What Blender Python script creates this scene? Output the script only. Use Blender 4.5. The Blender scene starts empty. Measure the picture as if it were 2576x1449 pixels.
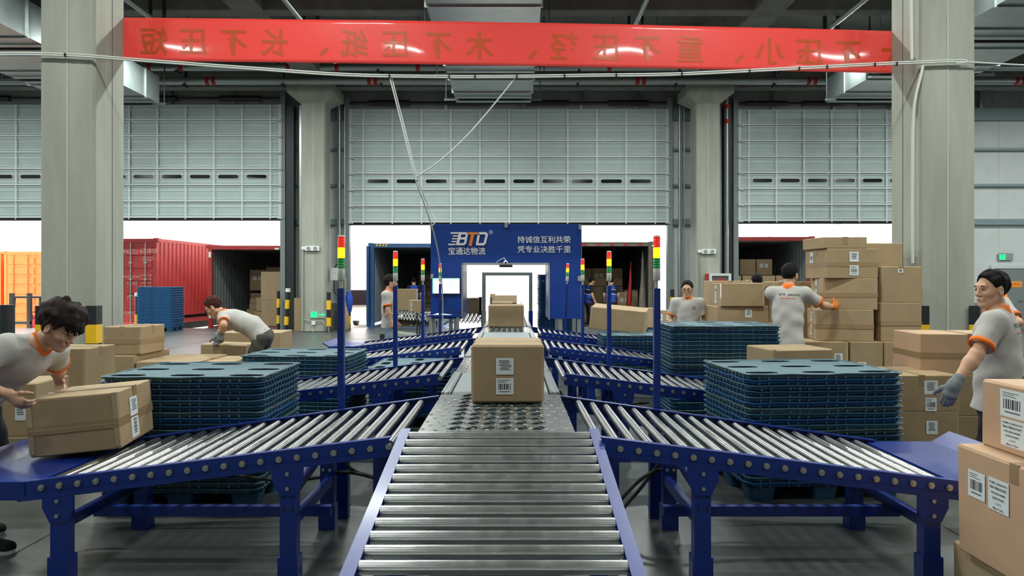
import bpy, math, random
import numpy as np
from mathutils import Vector, Matrix, Euler

random.seed(7)
S = bpy.context.scene
COL = S.collection

# ------------------------------------------------------------------ camera, world, light
HC = 1.65            # camera height
FPX = 1800.0         # focal length in pixels of the 2576 px wide frame
HY = 708.0           # image row of the horizon
cam_d = bpy.data.cameras.new('camera')
cam_d.sensor_width = 36.0
cam_d.lens = 36.0 * FPX / 2576.0
cam_d.shift_y = (HY - 724.5) / 2576.0
cam_d.clip_end = 400
cam = bpy.data.objects.new('camera', cam_d)
cam.location = (0, 0, HC)
cam.rotation_euler = (math.pi / 2, 0, 0)
COL.objects.link(cam)
S.camera = cam

w = bpy.data.worlds.new('sky')
S.world = w
w.use_nodes = True
bg = w.node_tree.nodes['Background']
bg.inputs['Color'].default_value = (1.0, 0.985, 0.97, 1)
bg.inputs['Strength'].default_value = 5.0

S.view_settings.view_transform = 'Standard'
S.view_settings.look = 'None'
S.view_settings.exposure = 0.0
S.view_settings.gamma = 1.0
S.view_settings.use_curve_mapping = False
try:
    S.cycles.use_denoising = True
    S.cycles.max_bounces = 8
    S.cycles.diffuse_bounces = 4
    S.cycles.glossy_bounces = 4
    S.cycles.transmission_bounces = 6
    S.cycles.sample_clamp_indirect = 6.0
    S.cycles.caustics_reflective = False
    S.cycles.caustics_refractive = False
except Exception:
    pass

LAMP_W = 230.0       # watts of each ceiling luminaire
LAMP_COL = (0.93, 1.0, 0.955)

# ------------------------------------------------------------------ helpers
def lin(c):
    def f(v):
        v = v / 255.0
        return v / 12.92 if v <= 0.04045 else ((v + 0.055) / 1.055) ** 2.4
    return tuple(f(v) for v in c)

def P(px, py, Y):
    """the point seen at a pixel of the photograph when it lies at distance Y"""
    return Vector(((px - 1288) * Y / FPX, Y, HC - (py - HY) * Y / FPX))

MATS = {}
def mat(name, rgb, rough=0.5, metal=0.0, var=0.0, scale=8.0, bump=0.0, bscale=60.0, stretch=None, emit=0.0, coat=0.0, spec=0.5, rvar=0.0, trans=0.0, alpha=1.0, sss=0.0, detail=4.0):
    if name in MATS:
        return MATS[name]
    m = bpy.data.materials.new(name)
    m.use_nodes = True
    nt = m.node_tree
    b = nt.nodes['Principled BSDF']
    c = lin(rgb)
    b.inputs['Base Color'].default_value = (*c, 1)
    b.inputs['Roughness'].default_value = rough
    b.inputs['Metallic'].default_value = metal
    b.inputs['Specular IOR Level'].default_value = spec
    if coat:
        b.inputs['Coat Weight'].default_value = coat
        b.inputs['Coat Roughness'].default_value = 0.12
    if trans:
        b.inputs['Transmission Weight'].default_value = trans
    if alpha < 1:
        b.inputs['Alpha'].default_value = alpha
    if emit:
        b.inputs['Emission Color'].default_value = (*c, 1)
        b.inputs['Emission Strength'].default_value = emit
    tc = None
    def coord():
        t = nt.nodes.new('ShaderNodeTexCoord')
        mp = nt.nodes.new('ShaderNodeMapping')
        if stretch:
            mp.inputs['Scale'].default_value = stretch
        nt.links.new(t.outputs['Object'], mp.inputs['Vector'])
        return mp.outputs['Vector']
    if var or bump or rvar:
        tc = coord()
    if var or rvar:
        n = nt.nodes.new('ShaderNodeTexNoise')
        n.inputs['Scale'].default_value = scale
        n.inputs['Detail'].default_value = detail
        n.inputs['Roughness'].default_value = 0.6
        nt.links.new(tc, n.inputs['Vector'])
    if var:
        r = nt.nodes.new('ShaderNodeValToRGB')
        r.color_ramp.elements[0].position = 0.3
        r.color_ramp.elements[1].position = 0.7
        r.color_ramp.elements[0].color = (*[max(0, v * (1 - var)) for v in c], 1)
        r.color_ramp.elements[1].color = (*[min(1, v * (1 + var)) for v in c], 1)
        nt.links.new(n.outputs['Fac'], r.inputs['Fac'])
        nt.links.new(r.outputs['Color'], b.inputs['Base Color'])
    if rvar:
        mr = nt.nodes.new('ShaderNodeMapRange')
        mr.inputs['To Min'].default_value = max(0, rough - rvar)
        mr.inputs['To Max'].default_value = min(1, rough + rvar)
        nt.links.new(n.outputs['Fac'], mr.inputs['Value'])
        nt.links.new(mr.outputs['Result'], b.inputs['Roughness'])
    if bump:
        n2 = nt.nodes.new('ShaderNodeTexNoise')
        n2.inputs['Scale'].default_value = bscale
        n2.inputs['Detail'].default_value = 3
        nt.links.new(tc, n2.inputs['Vector'])
        bp = nt.nodes.new('ShaderNodeBump')
        bp.inputs['Strength'].default_value = bump
        bp.inputs['Distance'].default_value = 0.01
        nt.links.new(n2.outputs['Fac'], bp.inputs['Height'])
        nt.links.new(bp.outputs['Normal'], b.inputs['Normal'])
    MATS[name] = m
    return m

class G:
    """collects shapes; build() links them as ONE mesh object"""
    def __init__(s):
        s.v = []; s.f = []; s.m = []; s.sm = []
    def add(s, vs, fs, mi=0, smooth=False):
        o = len(s.v)
        s.v.extend([tuple(p) for p in vs])
        for f in fs:
            s.f.append([i + o for i in f]); s.m.append(mi); s.sm.append(smooth)
        return s
    def box(s, c, d, rot=None, mi=0, bev=0.0):
        x, y, z = d[0] / 2, d[1] / 2, d[2] / 2
        if bev:
            b = min(bev, x * .9, y * .9, z * .9)
            vs = []
            for sx in (-1, 1):
                for sy in (-1, 1):
                    for sz in (-1, 1):
                        vs += [(sx * x, sy * (y - b), sz * (z - b)), (sx * (x - b), sy * y, sz * (z - b)), (sx * (x - b), sy * (y - b), sz * z)]
            def I(a, b_, c_, k): return ((a > 0) * 4 + (b_ > 0) * 2 + (c_ > 0)) * 3 + k
            fs = []
            for sg in (-1, 1):
                q = [I(sg, -1, -1, 0), I(sg, 1, -1, 0), I(sg, 1, 1, 0), I(sg, -1, 1, 0)]; fs.append(q if sg > 0 else q[::-1])
                q = [I(-1, sg, -1, 1), I(1, sg, -1, 1), I(1, sg, 1, 1), I(-1, sg, 1, 1)]; fs.append(q[::-1] if sg > 0 else q)
                q = [I(-1, -1, sg, 2), I(1, -1, sg, 2), I(1, 1, sg, 2), I(-1, 1, sg, 2)]; fs.append(q if sg > 0 else q[::-1])
            for a in (-1, 1):
                for b2 in (-1, 1):
                    q = [I(a, b2, -1, 0), I(a, b2, -1, 1), I(a, b2, 1, 1), I(a, b2, 1, 0)]; fs.append(q[::-1] if a * b2 > 0 else q)
                    q = [I(a, -1, b2, 0), I(a, -1, b2, 2), I(a, 1, b2, 2), I(a, 1, b2, 0)]; fs.append(q if a * b2 > 0 else q[::-1])
                    q = [I(-1, a, b2, 1), I(-1, a, b2, 2), I(1, a, b2, 2), I(1, a, b2, 1)]; fs.append(q[::-1] if a * b2 > 0 else q)
                    for c2 in (-1, 1):
                        t = [I(a, b2, c2, 0), I(a, b2, c2, 1), I(a, b2, c2, 2)]; fs.append(t if a * b2 * c2 > 0 else t[::-1])
        else:
            vs = [(sx * x, sy * y, sz * z) for sx in (-1, 1) for sy in (-1, 1) for sz in (-1, 1)]
            fs = [(0, 1, 3, 2), (4, 6, 7, 5), (0, 4, 5, 1), (2, 3, 7, 6), (0, 2, 6, 4), (1, 5, 7, 3)]
        R = rot.to_matrix() if isinstance(rot, Euler) else rot
        c = Vector(c)
        vs = [(R @ Vector(p) if R else Vector(p)) + c for p in vs]
        return s.add(vs, fs, mi)
    def span(s, a, b, mi=0, bev=0.0):
        a, b = Vector(a), Vector(b)
        return s.box((a + b) / 2, [abs(v) for v in (b - a)], None, mi, bev)
    def hexa(s, p, mi=0):
        """8 corners: 0-3 bottom ring ccw from above, 4-7 top ring"""
        return s.add(p, [(3, 2, 1, 0), (4, 5, 6, 7), (0, 1, 5, 4), (1, 2, 6, 5), (2, 3, 7, 6), (3, 0, 4, 7)], mi)
    def bar(s, a, b, w, h, mi=0, up=(0, 0, 1)):
        """box beam from a to b, w across, h along up"""
        a, b, up = Vector(a), Vector(b), Vector(up)
        d = (b - a).normalized(); sd = d.cross(up).normalized(); u = sd.cross(d)
        p = []
        for q, k in ((a, -1), (a, 1)):
            pass
        c = [(-1, -1), (1, -1), (1, 1), (-1, 1)]
        A = [a + sd * (i * w / 2) + u * (j * h / 2) for i, j in c]
        B = [b + sd * (i * w / 2) + u * (j * h / 2) for i, j in c]
        return s.add(A + B, [(0, 3, 2, 1)[::-1], (4, 5, 6, 7)[::-1], (0, 1, 5, 4)[::-1], (1, 2, 6, 5)[::-1], (2, 3, 7, 6)[::-1], (3, 0, 4, 7)[::-1]], mi)
    def tube(s, pts, r, n=8, mi=0, cap=True, smooth=True):
        pts = [Vector(p) for p in pts]
        rs = r if isinstance(r, (list, tuple)) else [r] * len(pts)
        rings = []
        prev = None
        for i, p in enumerate(pts):
            d = (pts[min(i + 1, len(pts) - 1)] - pts[max(i - 1, 0)])
            if d.length < 1e-9: d = Vector((0, 0, 1))
            d.normalize()
            if prev is None:
                a = Vector((0, 0, 1)) if abs(d.z) < .9 else Vector((1, 0, 0))
                u = (a - d * a.dot(d)).normalized()
            else:
                u = (prev - d * prev.dot(d))
                u = u.normalized() if u.length > 1e-6 else d.orthogonal().normalized()
            prev = u
            v = d.cross(u)
            rings.append([p + (u * math.cos(t) + v * math.sin(t)) * rs[i] for t in [2 * math.pi * k / n for k in range(n)]])
        vs = [q for ring in rings for q in ring]
        fs = []
        for i in range(len(rings) - 1):
            for k in range(n):
                k2 = (k + 1) % n
                fs.append((i * n + k, i * n + k2, (i + 1) * n + k2, (i + 1) * n + k))
        s.add(vs, fs, mi, smooth)
        if cap:
            s.add(rings[0], [tuple(range(n))[::-1]], mi)
            s.add(rings[-1], [tuple(range(n))], mi)
        return s
    def cyl(s, a, b, r, n=12, mi=0, r2=None):
        return s.tube([a, b], [r, r if r2 is None else r2], n, mi)
    def lathe(s, prof, c=(0, 0, 0), n=16, mi=0):
        """prof: (radius, z) list, about the vertical through c"""
        return s.tube([(c[0], c[1], c[2] + z) for r, z in prof], [max(r, 1e-4) for r, z in prof], n, mi)
    def prism(s, outline, o, ex, ey, depth, mi=0):
        """outline in the (ex, ey) plane at o, pushed along ex x ey by depth"""
        o, ex, ey = Vector(o), Vector(ex), Vector(ey)
        nz = ex.cross(ey).normalized()
        A = [o + ex * u + ey * v for u, v in outline]
        B = [p + nz * depth for p in A]
        n = len(outline)
        fs = [tuple(range(n))[::-1], tuple(range(n, 2 * n))] + [(i, (i + 1) % n, n + (i + 1) % n, n + i) for i in range(n)]
        return s.add(A + B, fs, mi)
    def ball(s, c, r, n=8, m=6, mi=0):
        r = r if isinstance(r, (tuple, list)) else (r, r, r)
        c = Vector(c)
        vs = [c + Vector((0, 0, -r[2]))]
        for i in range(1, m):
            t = math.pi * i / m
            for k in range(n):
                a = 2 * math.pi * k / n
                vs.append(c + Vector((r[0] * math.sin(t) * math.cos(a), r[1] * math.sin(t) * math.sin(a), -r[2] * math.cos(t))))
        vs.append(c + Vector((0, 0, r[2])))
        fs = [(0, 1 + (k + 1) % n, 1 + k) for k in range(n)]
        for i in range(m - 2):
            for k in range(n):
                fs.append((1 + i * n + k, 1 + i * n + (k + 1) % n, 1 + (i + 1) * n + (k + 1) % n, 1 + (i + 1) * n + k))
        L = len(vs) - 1
        fs += [(L, L - n + k, L - n + (k + 1) % n) for k in range(n)]
        return s.add(vs, fs, mi, True)
    def text(s, body, o, ex, ey, size, mi=0, bold=0.0, depth=0.002, fit=None, align='c', mirror=False):
        """lettering standing on the plane (ex, ey) at o, as thin solid letters"""
        vs, fs, w_, h_ = glyphs(body, bold)
        o, ex, ey = Vector(o), Vector(ex).normalized(), Vector(ey).normalized()
        nz = ex.cross(ey)
        sx = sy = size
        if fit: sx = fit / max(w_, 1e-6)
        off = {'c': w_ / 2, 'l': 0, 'r': w_}[align]
        mm = -1 if mirror else 1
        A = [o + ex * ((x - off) * sx * mm) + ey * (y * sy) + nz * depth for x, y in vs]
        return s.add(A, [f[::-1] if mirror else f for f in fs], mi)
    def build(s, name, mats, parent=None, loc=(0, 0, 0), rot=(0, 0, 0)):
        me = bpy.data.meshes.new(name)
        me.from_pydata(s.v, [], s.f)
        mats = mats if isinstance(mats, (list, tuple)) else [mats]
        for m_ in mats: me.materials.append(m_)
        me.polygons.foreach_set('material_index', s.m)
        me.polygons.foreach_set('use_smooth', s.sm)
        me.update()
        return link(name, me, parent, loc, rot)

def link(name, data, parent=None, loc=(0, 0, 0), rot=(0, 0, 0)):
    o = bpy.data.objects.new(name, data)
    COL.objects.link(o)
    o.location = loc; o.rotation_euler = rot
    if parent: o.parent = parent
    return o

def tag(o, label=None, cat=None, group=None, kind=None):
    if label: o['label'] = label
    if cat: o['category'] = cat
    if group: o['group'] = group
    if kind: o['kind'] = kind
    return o

def empty(name, loc=(0, 0, 0), rz=0.0):
    o = link(name, None, None, loc, (0, 0, rz))
    o.empty_display_size = 0.1
    return o

KIDS = {}
def dup(o, loc=None, rot=None, parent=None, scale=None):
    c = o.copy(); COL.objects.link(c)
    if parent is not None: c.parent = parent
    if loc is not None: c.location = loc
    if rot is not None: c.rotation_euler = rot
    if scale is not None: c.scale = scale
    for ch in o.children:
        dup(ch, parent=c)
    return c

GLY = {}
def glyphs(body, bold=0.0):
    k = (body, bold)
    if k not in GLY:
        c = bpy.data.curves.new('lettering', 'FONT')
        c.body = body; c.offset = bold; c.resolution_u = 3
        o = bpy.data.objects.new('lettering', c); COL.objects.link(o)
        bpy.context.view_layer.update()
        dg = bpy.context.evaluated_depsgraph_get()
        me = bpy.data.meshes.new_from_object(o.evaluated_get(dg))
        vs = [(v.co.x, v.co.y) for v in me.vertices]
        fs = [tuple(p.vertices) for p in me.polygons]
        bpy.data.objects.remove(o); bpy.data.curves.remove(c); bpy.data.meshes.remove(me)
        x0 = min(v[0] for v in vs); y0 = min(v[1] for v in vs)
        vs = [(x - x0, y) for x, y in vs]
        GLY[k] = (vs, fs, max(v[0] for v in vs), max(v[1] for v in vs))
    return GLY[k]

for _t in ('短', '压', '不', '长', '、', '纸', '木', '轻', '重', '小', '大'):
    glyphs(_t, 0.018)
for _t in ('宝通达物流', '持诚信互利共荣', '凭专业决胜千里'):
    glyphs(_t, 0.010)

ORD = ['topmost', 'second', 'third', 'fourth', 'fifth', 'sixth', 'seventh', 'eighth', 'ninth', 'tenth', 'eleventh', 'twelfth', 'thirteenth', 'fourteenth',
       'fifteenth', 'sixteenth', 'seventeenth', 'eighteenth', 'nineteenth', 'twentieth', 'twenty-first', 'twenty-second', 'twenty-third', 'twenty-fourth',
       'twenty-fifth', 'twenty-sixth', 'twenty-seventh', 'twenty-eighth', 'twenty-ninth', 'thirtieth', 'thirty-first', 'thirty-second', 'thirty-third', 'thirty-fourth']

# ------------------------------------------------------------------ materials
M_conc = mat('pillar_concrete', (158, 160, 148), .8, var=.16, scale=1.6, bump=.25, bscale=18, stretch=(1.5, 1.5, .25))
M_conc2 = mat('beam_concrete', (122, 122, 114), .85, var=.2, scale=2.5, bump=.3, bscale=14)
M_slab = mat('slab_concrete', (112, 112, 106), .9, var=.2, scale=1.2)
M_floor = mat('floor_concrete', (78, 83, 82), .33, var=.18, scale=1.1, bump=.06, bscale=30, rvar=.12, detail=8)
M_yard = mat('yard_concrete', (190, 188, 182), .85, var=.08, scale=.6)
M_panelw = mat('wall_cladding', (196, 201, 200), .5, var=.05, scale=2)
M_foil = mat('upper_wall_lining', (138, 140, 138), .45, var=.1, scale=3, bump=.2, bscale=7)
M_door = mat('door_aluminium', (170, 186, 184), .55, metal=.0, var=.06, scale=3)
M_doorrib = mat('door_profile', (200, 207, 208), .42)
M_glassd = mat('dark_glazing', (26, 31, 33), .12, spec=.25)
M_rubber = mat('black_rubber', (22, 23, 24), .7)
M_steel = mat('galvanised_steel', (165, 172, 170), .35, metal=.75, var=.1, scale=9)
M_duct = mat('duct_sheet', (150, 160, 158), .36, metal=.6, var=.1, scale=2.5)
M_dark = mat('dark_steel', (50, 54, 55), .5, metal=.4)
M_blue = mat('blue_paint', (6, 42, 122), .36, var=.06, scale=6, coat=.08)
M_gate = mat('gate_blue', (14, 58, 138), .33, var=.03, scale=2)
M_chrome = mat('roller_steel', (214, 216, 214), .25, metal=1.0, rvar=.07, scale=14, stretch=(1, .2, 1))
M_inox = mat('stainless_plate', (188, 190, 186), .26, metal=.9, rvar=.06, scale=8)
M_belt = mat('belt_grey', (142, 150, 152), .5, var=.04, scale=20)
M_alu = mat('extruded_aluminium', (186, 190, 190), .34, metal=.7)
M_wheel = mat('wheel_rubber', (58, 72, 72), .55)
M_bolt = mat('zinc_bolt', (196, 194, 186), .28, metal=.95)
M_card = [mat('cardboard_%d' % i, c, .72, var=.07, scale=5, bump=.08, bscale=40) for i, c in enumerate([(164, 140, 106), (157, 135, 103), (172, 148, 114)])]
M_cardp = mat('cardboard_pink', (196, 160, 128), .7, var=.05, scale=5)
M_tape = mat('packing_tape', (158, 130, 95), .3, coat=.4)
M_tapeclear = mat('clear_tape', (180, 158, 124), .16, coat=.8)
M_paper = mat('label_paper', (226, 230, 230), .6)
M_ink = mat('label_ink', (52, 56, 60), .7)
M_orange = mat('orange_cloth', (238, 112, 26), .85, var=.06, scale=40, bump=.3, bscale=300)
M_shirt = mat('grey_polo_cloth', (184, 180, 174), .9, var=.04, scale=30, bump=.25, bscale=260)
M_skin = mat('skin', (206, 158, 128), .5, var=.06, scale=14, bump=.05, bscale=120)
M_hair = mat('black_hair', (22, 19, 18), .75, var=.35, scale=50, bump=.5, bscale=110, spec=.18)
M_hairb = mat('dark_brown_hair', (40, 28, 25), .75, var=.4, scale=50, bump=.5, bscale=110, spec=.18)
M_hair_redlit = mat('red_lit_hair', (66, 30, 25), .7, var=.4, scale=50, bump=.5, bscale=110, spec=.2)  # dark hair with the red light falling on it put into the colour
M_lips = mat('lips', (168, 104, 92), .5)
M_eyew = mat('eye_white', (214, 208, 200), .3)
M_white = mat('white_plastic', (225, 226, 222), .4)
M_black = mat('black_cloth', (26, 27, 31), .9)
M_jeans = mat('faded_denim', (128, 148, 162), .9, var=.12, scale=20)
M_olive = mat('olive_trousers', (74, 74, 66), .9, var=.1, scale=14)
M_glove = mat('grey_knit_glove', (126, 132, 134), .9, var=.1, scale=60, bump=.5, bscale=220)
M_gloveo = mat('orange_work_glove', (208, 118, 40), .9, var=.15, scale=40, bump=.5, bscale=200)
M_glovebr = mat('brown_glove_palm', (92, 64, 44), .85)
M_vest = mat('blue_vest', (34, 76, 176), .8)
M_yellow = mat('guard_yellow', (236, 186, 30), .45, var=.05, scale=5)
M_gblack = mat('guard_black', (30, 33, 36), .45)
# ------------------------------------------------------------------ the hall
def struct(name, g, mats, parent=None, loc=(0, 0, 0)):
    o = g.build(name, mats, parent, loc)
    if parent is None: o['kind'] = 'structure'
    return o

YW = 25.0            # inner face of the dock wall
ZC = 9.3
XL, XR, YB = -24.0, 24.0, -14.0
g = G().span((XL, YB, -.2), (XR, YW + .3, 0)); struct('floor', g, M_floor)
g = G()
for x in (-18, -12.1, -6.2, -.09, 6.1, 12.2, 18):
    pass
g.span((XL, 5.9, -.002), (XR, 5.912, .0012)); g.span((XL, 13.9, -.002), (XR, 13.912, .0012)); g.span((-3.02, YB, -.002), (-3.008, YW, .0012)); g.span((2.9, YB, -.002), (2.912, YW, .0012)); g.span((-8.4, YB, -.002), (-8.388, YW, .0012)); g.span((8.4, YB, -.002), (8.412, YW, .0012)); g.span((XL, 20.6, -.002), (XR, 20.612, .0012))
struct('trim_1', g, mat('joint_filler', (70, 72, 71), .9))
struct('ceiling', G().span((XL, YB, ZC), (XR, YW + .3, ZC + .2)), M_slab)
struct('wall_left', G().span((XL - .2, YB, 0), (XL, YW + .3, ZC)), M_panelw)
struct('wall_right', G().span((XR, YB, 0), (XR + .2, YW + .3, ZC)), M_panelw)
struct('wall_front', G().span((XL, YB - .2, 0), (XR, YB, ZC)), M_panelw)
OPEN = [(-19.6, -7.86), (-5.72, 5.5), (7.68, 15.7)]
g = G(); xs = [XL] + [v for o in OPEN for v in o] + [XR]
for i in range(0, len(xs), 2):
    g.span((xs[i], YW, 0), (xs[i + 1], YW + .25, 7.4))
    # standing seams of the cladding
    x = xs[i] + .3
    while x < xs[i + 1] - .1:
        g.span((x, YW - .012, 0.9), (x + .02, YW, 7.4), 0); x += 1.0 if xs[i] > 14 else .5
    g.span((xs[i], YW - .02, 0), (xs[i + 1], YW, .9), 1)
struct('wall_back', g, [M_panelw, M_conc2])
g = G().span((XL, YW - .02, 7.4), (XR, YW + .25, ZC))
for i in range(44):
    x = -22 + i * 1.02
    g.span((x, YW - .03, 7.4), (x + .012, YW - .02, ZC))
struct('wall_back_upper', g, M_foil)
# girts and edge columns of the dock wall
g = G()
for a, b in ((XL, OPEN[0][0]), (OPEN[0][1], OPEN[1][0]), (OPEN[1][1], OPEN[2][0]), (OPEN[2][1], XR)):
    for z, h in ((3.62, .2), (4.95, .09), (6.2, .09), (7.25, .42)):
        if a > 14 or a < -20 or z > 3:
            g.span((a, YW - .16, z), (b, YW - .02, z + h))
struct('trim_2', g, mat('wall_girt', (120, 140, 142), .45))
for i, x in enumerate((-11.9, -9.7, -4.0, -2.3, .4, 2.4, 4.3, 9.1, 11.2, 13.2, 16.3)):
    struct('trim_%d' % (10 + i), G().span((x - .05, YW - .14, 7.4), (x + .05, YW - .02, ZC)), M_steel)

def pillar(n, x0, x1, y0, y1, z1, capital=False):
    g = G().span((x0, y0, 0), (x1, y1, z1), 0, .03)
    xm = (x0 + x1) / 2
    g.span((xm - .012, y0 - .004, 0), (xm + .012, y0 + .01, z1), 1)
    for s_, xx in ((-1, x0), (1, x1)):
        ym = (y0 + y1) / 2 + .05
        g.span((xx - .004, ym - .008, 0), (xx + .004, ym + .008, z1), 2)
    if capital:
        c = [(-.39, -.39), (.39, -.39), (.39, .39), (-.39, .39)]
        ym = (y0 + y1) / 2
        def ring(r, z): return [(xm + math.copysign(r, a) if abs(a) else xm, ym + math.copysign(r, b), z) for a, b in c]
        g.hexa(ring(.4, 7.45) + ring(.74, 7.72)); g.hexa(ring(.74, 7.72) + ring(.74, 8.02))
    return struct('pillar_%d' % n, g, [M_conc, mat('pale_seam', (178, 180, 170), .8), mat('dark_seam', (104, 106, 100), .9)])
pillar(1, -6.6, -5.83, 10.0, 10.77, 8.02)
pillar(2, 5.7, 6.48, 10.0, 10.77, 8.02)
pillar(3, -6.87, -6.1, 23.3, 24.08, 8.02, True)
pillar(4, 6.0, 6.78, 23.3, 24.08, 8.02, True)
# concrete beams
k = 1
for x in (-6.2, 6.05):
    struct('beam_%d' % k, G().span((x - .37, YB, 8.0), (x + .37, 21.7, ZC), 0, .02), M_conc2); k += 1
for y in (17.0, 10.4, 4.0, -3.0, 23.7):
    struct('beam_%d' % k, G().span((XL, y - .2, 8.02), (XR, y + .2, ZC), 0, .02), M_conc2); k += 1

# ------------------------------------------------------------------ folding dock doors
def dock_door(n, x0, x1, z0, z1, colx, pitch, yd=24.72, winrow=4, rows=7):
    root = empty('door_%d' % n, ((x0 + x1) / 2, yd, z0)); root['kind'] = 'structure'
    xm = (x0 + x1) / 2
    hs = (z1 - z0) / rows
    cols = []
    x = colx
    while x < x1 - .12: cols.append(x); x += pitch
    x = colx - pitch
    while x > x0 + .12: cols.insert(0, x); x -= pitch
    for r in range(rows):
        zt = z1 - z0 - r * hs; zb = zt - hs
        g = G()
        g.span((x0 - xm, 0, zb), (x1 - xm, .05, zt))
        g.span((x0 - xm, -.085, zb + .0), (x1 - xm, 0, zb + .05), 1)             # edge profile
        g.span((x0 - xm, -.03, zt - .05), (x1 - xm, 0, zt - .015), 1)
        g.span((x0 - xm, -.022, zb + .1), (x1 - xm, 0, zb + .13), 1)
        g.span((x0 - xm, -.022, zb + hs * .66), (x1 - xm, 0, zb + hs * .66 + .03), 1)
        for c in cols:
            g.span((c - xm - .035, -.055, zb + .045), (c - xm + .035, 0, zt - .012), 1)
            g.span((c - xm - .02, -.075, zb - .05), (c - xm + .02, -.05, zb + .06), 1)
        for e in (x0 - xm + .05, x1 - xm - .05):
            g.span((e - .05, -.065, zb), (e + .05, 0, zt), 1)
            for q in range(3): g.cyl((e - .06 + q * .06, -.085, zb - .02), (e - .02 + q * .06, -.085, zb - .02), .035, 8, 1)
        sec = g.build('door_section', [M_door, M_doorrib], root)
        if r == winrow:
            for c in [cols[0] - pitch] + cols:
                a, b = max(c + .1, x0 + .1), min(c + pitch - .1, x1 - .1)
                if b - a < .5: continue
                zc = zb + hs * .55
                def pill(wd, h): 
                    pts = []
                    for s_, cx in ((1, (a + b) / 2 + wd / 2 - h / 2), (-1, (a + b) / 2 - wd / 2 + h / 2)):
                        for t in range(7):
                            an = -math.pi / 2 + math.pi * t / 6
                            pts.append((cx - xm + s_ * math.cos(an) * h / 2, zc + s_ * math.sin(an) * h / 2))
                    return pts
                fr = G().prism(pill(b - a - .02, .17), (0, -.002, 0), (1, 0, 0), (0, 0, 1), .022).build('window_frame', M_doorrib, sec)
                G().prism(pill(b - a - .07, .13), (0, -.0245, 0), (1, 0, 0), (0, 0, 1), .004).build('window_pane', M_glassd, sec)
    G().span((x0 - xm, -.03, -.09), (x1 - xm, .05, 0)).build('bottom_seal', M_rubber, root)
    g = G()
    for e in (x0 - xm - .06, x1 - xm + .06):
        g.span((e - .1, -.06, -z0), (e + .07, .2, z1 - z0 + .4))
    g.build('guide_track', mat('track_grey', (128, 138, 138), .5), root)
    g = G().cyl((x0 - xm, .02, z1 - z0 + .22), (x1 - xm, .02, z1 - z0 + .22), .05, 8)
    for q in range(4):
        c = x0 - xm + (q + .5) * (x1 - x0) / 4
        g.cyl((c - .7, .02, z1 - z0 + .22), (c + .7, .02, z1 - z0 + .22), .1, 10)
    g.build('spring_shaft', M_dark, root)
    return root
dock_door(1, -19.5, -7.95, 3.84, 7.76, -8.33, .975)
dock_door(2, -5.62, 5.4, 3.68, 7.6, -5.13, 1.007)
dock_door(3, 7.8, 15.6, 3.73, 7.58, 8.17, .95)
# side steel frames and dark gaps beside the doors
k = 30
for x, dk in ((-7.62, 1), (-7.25, 0), (-5.95, 0), (5.8, 0), (7.15, 0), (7.4, 1)):
    struct('trim_%d' % k, G().span((x - (.13 if dk else .05), YW - .45, 0), (x + (.13 if dk else .05), YW - .2, 7.7)), M_dark if dk else M_steel); k += 1

# grey service door in the white wall on the right
root = empty('door_4', (17.35, YW, 0)); root['kind'] = 'structure'
G().span((-.55, -.06, 0), (.55, -.01, 2.1)).build('door_leaf', mat('grey_door', (118, 126, 126), .5), root)
g = G(); g.span((-.67, -.09, 0), (-.55, 0, 2.22)); g.span((.55, -.09, 0), (.67, 0, 2.22)); g.span((-.55, -.09, 2.1), (.55, 0, 2.22)); g.build('door_frame', M_panelw, root)
G().cyl((.42, -.12, 1.0), (.42, -.06, 1.0), .02).bar((.42, -.12, 1.0), (.3, -.12, 1.0), .02, .02).build('door_handle', M_steel, root)
tag(G().text('车辆熄火停车', (0, 0, 0), (1, 0, 0), (0, 0, 1), .12).add([(-.42, -.001, -.06), (.42, -.001, -.06), (.42, -.001, .16), (-.42, -.001, .16)], [(0, 1, 2, 3)], 1).build('door_notice', [mat('notice_red', (206, 50, 30), .6), mat('notice_orange', (236, 150, 60), .6)], root, (0, -.075, 1.5)))

# ------------------------------------------------------------------ overhead services
def duct(label, x0, x1, y0, y1, z0, z1, seg=1.25):
    root = empty('ventilation_duct', ((x0 + x1) / 2, y0, z0))
    tag(root, label, 'air duct')
    hw = (x1 - x0) / 2
    G().span((-hw, 0, 0), (hw, y1 - y0, z1 - z0)).build('duct_casing', M_duct, root)
    y = 0
    while y <= y1 - y0 + .01:
        g = G(); t = .035
        g.span((-hw - t, y - .02, -t), (hw + t, y + .02, 0)); g.span((-hw - t, y - .02, 0), (-hw, y + .02, z1 - z0 + t)); g.span((hw, y - .02, 0), (hw + t, y + .02, z1 - z0 + t))
        g.build('duct_flange', M_steel, root); y += seg
    y = .6
    while y < y1 - y0:
        g = G().span((-hw - .3, y - .025, -.1), (hw + .3, y + .025, -.04))
        for e in (-1, 1): g.span((e * (hw + .25) - .012, y - .012, -.04), (e * (hw + .25) + .012, y + .012, ZC - z0))
        g.build('duct_hanger', M_dark, root); y += 2.5
duct('wide galvanised air duct running overhead above the middle door', -1.65, .56, 12.5, 21.2, 6.95, 7.6)
duct('galvanised air duct overhead, ending above the closed red container', -13.0, -10.5, 8.0, 21.3, 6.95, 7.75)
duct('galvanised air duct overhead, partly behind the pillar with the conduit', 9.3, 11.9, 10.0, 21.2, 6.95, 7.65)

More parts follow.
